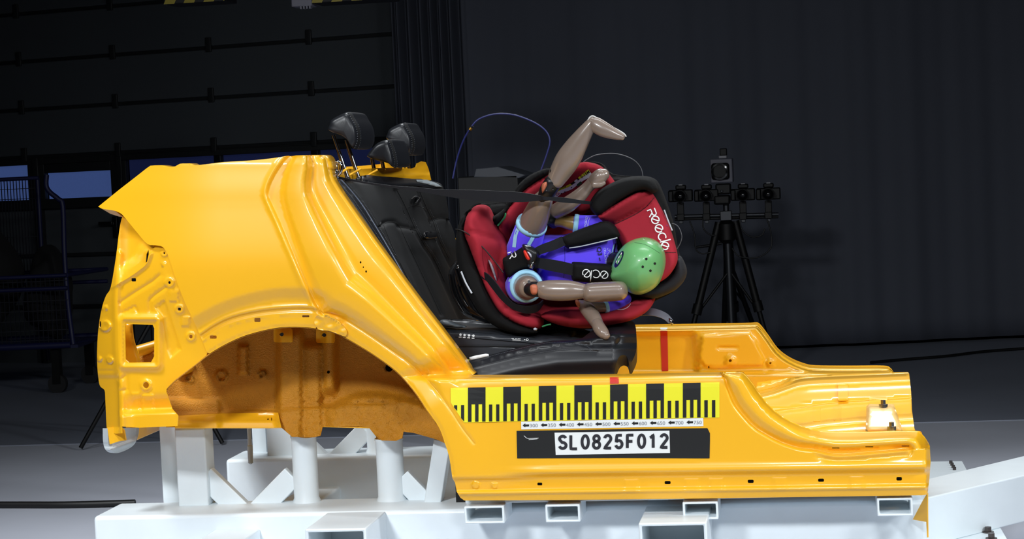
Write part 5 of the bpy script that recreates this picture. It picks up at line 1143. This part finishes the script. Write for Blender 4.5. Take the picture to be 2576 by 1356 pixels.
plt_ = sticker('identification_plate', [(1299.5, 1084), (1540, 1080), (1779.5, 1077), (1786, 1090), (1786, 1109), (1785, 1153), (1560, 1152), (1301, 1153)], TAPEK, 0.0016)
tag(plt_, 'black taped identification plate reading SL0825F012 on the yellow sill', 'sign')
wp_ = sticker('white_plate', [(1395, 1088.5), (1684, 1083.5), (1685.5, 1139.5), (1398, 1144.5)], TAPEW, 0.0026, plt_)
arc = lambda cx, cy, rx, ry, a0, a1, n=14: [(cx+rx*math.cos(math.radians(a0+(a1-a0)*k/n)), cy+ry*math.sin(math.radians(a0+(a1-a0)*k/n))) for k in range(n+1)]
GL = {'S': [arc(.5, .74, .36, .20, 20, 195)+arc(.5, .26, .38, .22, 100, -165, 18)], 'L': [[(.14, 1), (.14, .0), (.85, .0)]], '0': [arc(.5, .5, .36, .46, 0, 360, 28)], '8': [arc(.5, .75, .31, .21, 0, 360, 22), arc(.5, .27, .36, .25, 0, 360, 24)],
      '2': [arc(.5, .72, .35, .24, 170, -35, 16)+[(.13, .02), (.88, .02)]], '5': [[(.82, .96), (.26, .96), (.17, .50)]+arc(.48, .30, .36, .27, 130, -165, 18)], 'F': [[(.16, 0), (.16, .96), (.85, .96)], [(.16, .50), (.74, .50)]], '1': [[(.18, .74), (.38, .82), (.54, .97), (.54, .0)]]}
x_ = 0; G_ = []
for ch in 'SL0825F012':
    for l in GL[ch]: G_.append([(1404.5+(x_+a*.78)*28.35, 1129.5-0.0130*(x_*28.35)-b*34.0) for a, b in l])
    x_ += 1.0
px, fc = stroke_px(G_, 7.4); decal('lettering', px, fc, Yframe, TXTI, plt_, 0.0036)
v, f = stroke_px([sm([(1318, 1096), (1325, 1102), (1332, 1103), (1355, 1102)], 4), [(1330, 1106), (1352, 1104)]], 1.2); decal('scratch', v, f, Yframe, TAPEW, plt_, 0.0026)
tag(sticker('red_tape', [(1534, 949), (1556, 948.5), (1557, 965), (1534.5, 965.5)], TAPER, 0.0012), 'short red tape mark above the scale sticker on the near sill', 'tape')
tag(sticker('red_tape', [(1661, 833), (1679, 833), (1681, 933), (1665, 934)], TAPER, 0.0022, None, Yfar), 'long red tape strip down the far sill behind the seat', 'tape')
tag(sticker('white_tape', [(1661, 824.5), (1679, 824.5), (1679, 832), (1661, 832)], TAPEW, 0.0025, None, Yfar), 'white tape piece folded over the far sill above the red strip', 'tape')

# ================================================================ camera stand in front of the curtain
KB = mat('camera_black', (9, 9, 10), 0.5, spec=.3); KG = mat('camera_grey', (92, 92, 104), 0.5); KS = mat('dull_metal', (70, 72, 76), 0.4, metal=0.8)
TD = 11.5
def Q(u, v, dd=0.0): return CD(np.float64(u), np.float64(v), TD+dd)
def qbox(name, u0, v0, u1, v1, d0, d1, m, parent=None, bevel=0.004, **kw):
    a = np.array([Q(u0, v1, d0), Q(u1, v0, d0)]); lo = (a[0, 0], a[0, 1], a[0, 2]); hi = (a[1, 0], a[0, 1]+(d1-d0), a[1, 2]); return box(name, lo, hi, m, parent, bevel=bevel, **kw)
ctr = Q(1830, 560); base = np.array([ctr[0], ctr[1], 0.0])
def leg(parent, top, foot_u, foot_dy, w=0.022):
    f = np.array([Q(foot_u, 820, foot_dy)[0], ctr[1]+foot_dy, 0.0]); mid = top*0.45+f*0.55; l = tube('leg', [top, mid], w, KB, parent, n=12)
    tube('lower_leg', [mid-(f-top)*0.04, f+np.array([0, 0, .01])], w*0.7, KB, l, n=10); mesh('foot', *revolve_geo(f, (0, 0, 1), [(.02, 0), (.026, .006), (.018, .03)], 12), KB, l)
    mesh('leg_clamp', *cyl_geo(mid-(f-top)/np.linalg.norm(f-top)*.03, mid+(f-top)/np.linalg.norm(f-top)*.03, w*1.35, 12), KB, l, angle=40); return mid
tp = thing('tripod', base, 'tall black tripod carrying a crossbar of cameras before the curtain', 'tripod')
tube('column', [np.array([ctr[0], ctr[1], .30]), Q(1826, 512)], 0.018, KS, tp, n=14)
mesh('spider', *revolve_geo(Q(1828, 585), (0, 0, 1), [(.03, -.06), (.05, -.04), (.05, .05), (.03, .07)], 18), KB, tp, angle=40)
m1 = leg(tp, Q(1808, 560), 1702, -0.10); m2 = leg(tp, Q(1849, 556), 1948, 0.0); m3 = leg(tp, Q(1832, 570), 1852, 0.40)
for m_ in (m1, m2, m3): tube('brace', [np.array([ctr[0], ctr[1], .62]), m_*0.9+np.array([ctr[0], ctr[1], .4])*.1], 0.008, KB, tp, n=8)
tube('pan_handle', [Q(1815, 612), Q(1790, 617), Q(1752, 622)], 0.008, KB, tp, n=10)
cb = tube('crossbar', [Q(1697, 545), Q(1958, 539)], 0.011, KS, tp, n=12); tube('crossbar', [Q(1697, 552), Q(1958, 546)], 0.008, KB, tp, n=10)
qbox('bar_clamp', 1812, 530, 1840, 556, -.03, .03, KS, tp)
tp2 = thing('tripod', base+np.array([0.02, .9, 0]), 'shorter black tripod standing just behind the tall camera tripod', 'tripod')
c2 = Q(1826, 600, .9); tube('column', [np.array([c2[0], c2[1], .25]), c2], 0.02, KB, tp2, n=12)
for (u, dy) in ((1790, .2), (1905, .3), (1846, -.35)):
    f = np.array([Q(u, 820)[0], c2[1]+dy, 0.0]); tube('leg', [c2-np.array([0, 0, .1]), f], 0.016, KB, tp2, n=10); tube('brace', [np.array([c2[0], c2[1], .5]), (c2*.4+f*.6)], .007, KB, tp2, n=8)
names = ['black stills camera at the far left end of the tripod crossbar', 'second black stills camera from the left on the tripod crossbar', 'third black stills camera from the left on the tripod crossbar', 'black stills camera at the far right end of the tripod crossbar']
for i, ((u, v), lb) in enumerate(zip(((1712, 490), (1777, 489), (1869, 487), (1933, 485)), names)):
    c = Q(u, v); cm_ = thing('stills_camera', c-np.array([0, 0, .06]), lb, 'camera', 'stills cameras on the tripod crossbar')
    qbox('body', u-30, v-14, u+30, v+19, -.03, .03, KB, cm_, bevel=0.008); qbox('prism_hump', u-13, v-25, u+13, v-12, -.03, .02, KB, cm_, bevel=0.008); qbox('grip', u-31, v-10, u-19, v+19, -.045, -.02, KB, cm_, bevel=0.008)
    lc = Q(u, v+3, -.03); l = mesh('lens', *revolve_geo(lc, (0, -1, 0), [(.034, -.01), (.036, .02), (.034, .05), (.036, .07), (.031, .072), (.029, .055)], 24), KB, cm_, angle=40); mesh('glass', *cyl_geo(lc+[0, -.058, 0], lc+[0, -.06, 0], .0285, 20), BLKG, l)
    v_, f_ = box_geo(Q(u-5, v-23.5, -.031), Q(u-5, v-23.5, -.031)+np.array([.022, .002, .005])); mesh('badge', v_, f_, mat('badge_grey', (150, 150, 155), .5), cm_, smooth=False)
    qbox('mount_plate', u-8, v+19, u+8, v+54, -.01, .01, KB, cm_); qbox('mount_clamp', u-9, v+48, u+9, v+66, -.025, .025, KB, cm_); qbox('clamp_screw', u-4, v+65, u+6, v+73, -.02, .0, KS, cm_, bevel=.003)
hc = thing('film_camera', Q(1816, 462), 'grey box film camera with large black lens above the tripod crossbar', 'camera')
qbox('housing', 1788, 398, 1842, 461, -.06, .10, KG, hc, bevel=0.006); lc = Q(1811, 431, -.06)
qbox('lens_hood', 1790, 409, 1834, 453, -.09, -.058, KB, hc, bevel=0.022); mesh('lens', *revolve_geo(lc+[0, -.02, 0], (0, -1, 0), [(.048, 0), (.048, .03), (.038, .032), (.034, .012)], 28), BLKG, hc, angle=40)
qbox('top_mount', 1808, 391, 1828, 399, -.03, .03, mat('pale_mount', (150, 150, 158), .5), hc); qbox('top_lamp', 1811, 373, 1828, 392, -.025, .025, KB, hc, bevel=0.005)
qbox('tilt_head', 1800, 461, 1838, 490, -.04, .05, KB, hc, bevel=0.01); qbox('tilt_head', 1796, 490, 1836, 516, -.05, .05, KB, hc, bevel=0.012); qbox('tilt_lock', 1812, 478, 1819, 484, -.055, -.04, KS, hc)
CBL = mat('black_cable', (14, 14, 15), 0.5)
def cable(name, pts, r, m, label, cat='cable', group=None): return tag(tube(name, pts, r, m, None, n=8, smooth_pts=6), label, cat, group)
for pts, lb in (([(1735, 556), (1747, 590), (1750, 625), (1765, 638), (1788, 635)], 'black cable hanging from the left end of the tripod crossbar'), ([(1768, 552), (1770, 575), (1785, 590), (1800, 592)], 'black cable looping under the second stills camera'),
                ([(1860, 552), (1868, 580), (1890, 596), (1915, 592), (1925, 575)], 'black cable sagging below the right half of the crossbar'), ([(1930, 552), (1940, 590), (1938, 625), (1905, 648), (1860, 645), (1842, 625)], 'long black cable looping from the right end of the crossbar to the tripod')):
    cable('camera_cable', [Q(a, b, -.03) for a, b in pts], 0.004, CBL, lb, 'cable', 'camera cables')
# ================================================================ blue mesh trolley at the far left
BLU = mat('blue_enamel', (18, 22, 66), 0.5); WIR = mat('dark_wire', (12, 14, 28), 0.5)
TW = 12.3
def T_(u, v, dd=0.0): return CD(np.float64(u), np.float64(v), TW+dd)
# carcass: near-right corner at the tall bent tube, running left out of frame and back
c0 = T_(178, 870); z0 = 0.18
tr = thing('mesh_trolley', np.array([c0[0]-.6, c0[1]+.3, 0.0]), 'blue steel mesh trolley standing at the left before the roll door', 'trolley')
dx = np.array([-1.0, -0.10, 0]); dx /= np.linalg.norm(dx); dyv = np.array([.05, 1.0, 0]); W0, D0 = 1.35, 0.62
def tz(v): return float(T_(165, v)[2])
def tpos(a, b, z): q = c0+dx*a+dyv*b; return np.array([q[0], q[1], z])
bend = [(184, 866), (171, 765), (162, 640), (158, 520), (147, 501), (126, 484), (116, 467), (117, 440)]
tube('push_tube', [T_(a, b) for a, b in sm(bend, 4)], 0.016, BLU, tr, n=12)
tube('post', [tpos(.42, D0, .16), tpos(.42, D0, tz(444))], 0.014, BLU, tr, n=10)
for b in (0, D0):
    for zz in (tz(692), tz(724), tz(868)): tube('rail', [tpos(0, b, zz), tpos(W0, b, zz)], 0.013 if zz > .5 else .022, BLU, tr, n=10)
    tube('top_rail', [tpos(.42 if b else .14, b, tz(444)), tpos(W0, b, tz(444))], 0.012, BLU, tr, n=10)
for zz in (tz(692), tz(868)):
    for a in (0, W0): tube('rail', [tpos(a, 0, zz), tpos(a, D0, zz)], 0.013, BLU, tr, n=10)
for b in (0, D0): tube('post', [tpos(W0, b, .16), tpos(W0, b, tz(444))], 0.016, BLU, tr, n=10)
geos = []
for k in range(46): a = .02+k*(W0-.04)/45; geos.append(bar_geo(tpos(a, 0, tz(866)), tpos(a, 0, tz(692)), .005, .005, (0, 1, 0)))
for k in range(7): zz = tz(866)+(tz(692)-tz(866))*(k+.5)/7; geos.append(bar_geo(tpos(0, 0, zz), tpos(W0, 0, zz), .004, .004))
mesh('front_mesh', *join(geos), WIR, tr, smooth=False)
geos = []
for k in range(47): a = .42+k*(W0-.43)/46; geos.append(bar_geo(tpos(a, D0, tz(692)), tpos(a, D0, tz(444)), .0045, .0045, (0, 1, 0)))
for zz in (tz(470), tz(497), tz(597), tz(640)): geos.append(bar_geo(tpos(0.42, D0, zz), tpos(W0, D0, zz), .004, .004))
mesh('back_mesh', *join(geos), WIR, tr, smooth=False)
mesh('deck', *join([bar_geo(tpos(0, D0/2, tz(872)), tpos(W0, D0/2, tz(872)), D0, .02)]), BLU, tr, smooth=False)
for a in (.12, W0-.1):
    for b in (.06, D0-.06):
        w = tpos(a, b, .06); h = mesh('castor', *cyl_geo(w-dyv*.018, w+dyv*.018, .06, 20), mat('grey_tyre', (34, 34, 36), .6), tr, angle=40); mesh('castor_fork', *bar_geo(w, tpos(a, b, tz(876)), .05, .05, (0, 1, 0)), KB, h, smooth=False)
def lump(name, c, r, m, seed, label):
    bm = bmesh.new(); bmesh.ops.create_icosphere(bm, subdivisions=4, radius=1); rr = np.random.default_rng(seed); K = rr.normal(size=(7, 3))*2.4; ph = rr.uniform(0, 6, 7)
    V = np.array([v.co[:] for v in bm.verts]); Fc = [[v.index for v in f.verts] for f in bm.faces]; bm.free(); s = 1+0.09*np.sin(V@K.T+ph).sum(1)
    return tag(mesh(name, np.asarray(c)+V*s[:, None]*np.asarray(r), Fc, m), label, 'bag')
lump('cloth_bag', tpos(.78, .3, tz(868)+.40), (.30, .22, .38), mat('black_cloth', (15, 15, 17), .9), 3, 'large dark bag heaped in the blue mesh trolley')
lump('cloth_bag', tpos(.24, .3, tz(868)+.30), (.16, .2, .29), mat('black_cloth', (15, 15, 17), .9), 5, 'smaller dark bag beside the large one in the trolley')
# ================================================================ dark equipment cabinet seen between the seats
ec = thing('equipment_cabinet', (float(CD(1235., 500., 9.0)[0]), float(CD(1235., 500., 9.0)[1]), 0.0), 'dark equipment cabinet with a grey sloping lid behind the child seat', 'cabinet')
a = CD(np.float64(1150), np.float64(446), 9.0); b = CD(np.float64(1306), np.float64(446), 9.0)
box('body', (a[0], a[1], .02), (b[0], a[1]+.45, a[2]), mat('cabinet_black', (13, 14, 16), .6), ec, bevel=.006)
lidz = a[2]; xs = [CD(np.float64(u), np.float64(v), 9.0) for u, v in ((1192, 446), (1198, 424), (1255, 419), (1326, 440), (1308, 448))]
V = np.array([[p[0], a[1]+o, p[2]] for o in (0.0, .4) for p in xs]); n = 5
mesh('lid', V, [tuple(range(5)), tuple(range(5, 10))[::-1]]+[(i, (i+1) % 5, 5+(i+1) % 5, 5+i) for i in range(5)], mat('cabinet_grey', (60, 64, 72), .5), ec, bevel=.004, angle=40)
for x in (a[0]+.03, b[0]-.03):
    for y in (a[1]+.03, a[1]+.42): mesh('foot', *cyl_geo((x, y, 0), (x, y, .022), .02, 12), BLK, ec)
# ================================================================ cables
cable('antenna_cable', [V3(a, b, c) for a, b, c in ((1139, 449, .62), (1149, 402, .62), (1165, 355, .61), (1184, 322, .60), (1203, 301, .60), (1235, 289, .60), (1268, 286.5, .60), (1303, 292, .60), (1347, 310, .60), (1374, 331, .60), (1383, 355, .60), (1377, 383, .60), (1364, 420, .60), (1352, 450, .60))], 0.0028, mat('blue_cable', (24, 32, 90), 0.45), 'thin blue cable standing in an arch above the child seat')
tube('cable_joint', [V3(1188, 317, .60), V3(1178, 333, .605)], 0.0042, CBL, bpy.data.objects['antenna_cable'], n=8); tube('gold_ring', [V3(1185.5, 321.5, .60), V3(1182, 327, .60)], 0.0056, mat('brass', (196, 150, 60), .3, metal=1.0), bpy.data.objects['antenna_cable'], n=10)
cable('sensor_wire', [V3(a, b, .52) for a, b in ((1462, 412), (1480, 399), (1505, 389), (1550, 387), (1590, 400), (1611, 421), (1618, 446))], 0.0016, mat('grey_wire', (82, 84, 88), .5), 'thin grey wire looping over the top of the child seat', 'wire')
cable('sensor_wire', [V3(a, b, .50) for a, b in ((1683, 562), (1697, 564), (1708, 573), (1715, 594), (1711, 612), (1703, 626))], 0.0015, mat('grey_wire', (82, 84, 88), .5), 'thin grey wire loop beside the head end of the child seat', 'wire')
cable('sensor_wire', [V3(a, b, c) for a, b, c in ((1146, 577, .40), (1160, 580, .34), (1181, 591, .33), (1217, 625, .335), (1244, 657, .345), (1266, 686, .35))], 0.0018, CBL, 'thin black wire across the red leg lobe of the child seat', 'wire')
def onfloor(u, v, z=0.012): d = rays(np.float64(u), np.float64(v)); return CAM+d*((z-CAM[2])/d[2])
cable('floor_cable', [onfloor(a, b, .014) for a, b in ((-60, 1270), (60, 1270), (160, 1270), (250, 1268), (340, 1265))], 0.014, CBL, 'thick black cable lying on the floor at the rear of the sled')
cable('floor_cable', [onfloor(a, b, .014) for a, b in ((2190, 912), (2280, 904), (2380, 896), (2480, 884), (2620, 874))], 0.009, CBL, 'black cable on the dark floor at the right before the curtain')
# stand whose leg shows under the tail
s0 = onfloor(203, 1128, .01); st = thing('floor_stand', (s0[0]+.35, s0[1]+.15, 0), 'black stand with a splayed leg on the floor behind the car tail', 'stand')
hub = np.array([s0[0]+.35, s0[1]+.15, .62])
for d in ((-.35, -.15), (.35, -.1), (.02, .38)): tube('leg', [hub, np.array([hub[0]+d[0], hub[1]+d[1], .012])], .011, KB, st, n=10)
tube('column', [hub-np.array([0, 0, .3]), hub+np.array([0, 0, .25])], .014, KB, st, n=12)
# ================================================================ hazard-striped gantry feet hanging into the top edge
HZ = mat('hazard_yellow', (120, 108, 12), 0.5)
def hazard(u0, u1, vb, label):
    d = 9.0; th = thing('hazard_beam', CD(np.float64((u0+u1)/2), np.float64(vb), d), label, 'beam', 'hazard-striped beams overhead')
    a = CD(np.float64(u0), np.float64(vb), d); b = CD(np.float64(u1), np.float64(vb), d); zt_ = 4.6
    body_ = box('beam', (a[0], a[1], a[2]), (b[0], a[1]+.2, a[2]+.16), KB, th, bevel=.004)
    for x_ in (a[0]+.05, b[0]-.05): box('hanger', (x_-.02, a[1]+.08, a[2]+.155), (x_+.02, a[1]+.12, zt_), KB, th, bevel=.003)
    n = int((b[0]-a[0])/.09)
    for k in range(n+1):
        x = a[0]+k*.093; y = a[1]-.0015; pts = [(x, a[2]), (x+.05, a[2]), (x+.13, a[2]+.16), (x+.08, a[2]+.16)]
        pts = [(min(max(px_, a[0]), b[0]), pz_) for px_, pz_ in pts]
        mesh('stripe', [(q[0], y, q[1]) for q in pts], [(0, 1, 2, 3)], HZ, body_, smooth=False)
    return th
hazard(412, 572, 11, 'shorter yellow and black striped beam at the top edge, left')
hz2 = hazard(783, 990, 8, 'longer yellow and black striped beam at the top edge by the curtain')
gb = CD(np.float64(760), np.float64(16), 9.0); box('bracket', (gb[0]-.05, gb[1], gb[2]), (gb[0]+.045, gb[1]+.1, gb[2]+.12), KG, hz2)
for k in range(4): box('bracket_tooth', (gb[0]-.01+k*.014, gb[1], gb[2]-.012), (gb[0]-.003+k*.014, gb[1]+.03, gb[2]+.002), KG, hz2, bevel=0)

bpy.context.view_layer.update()
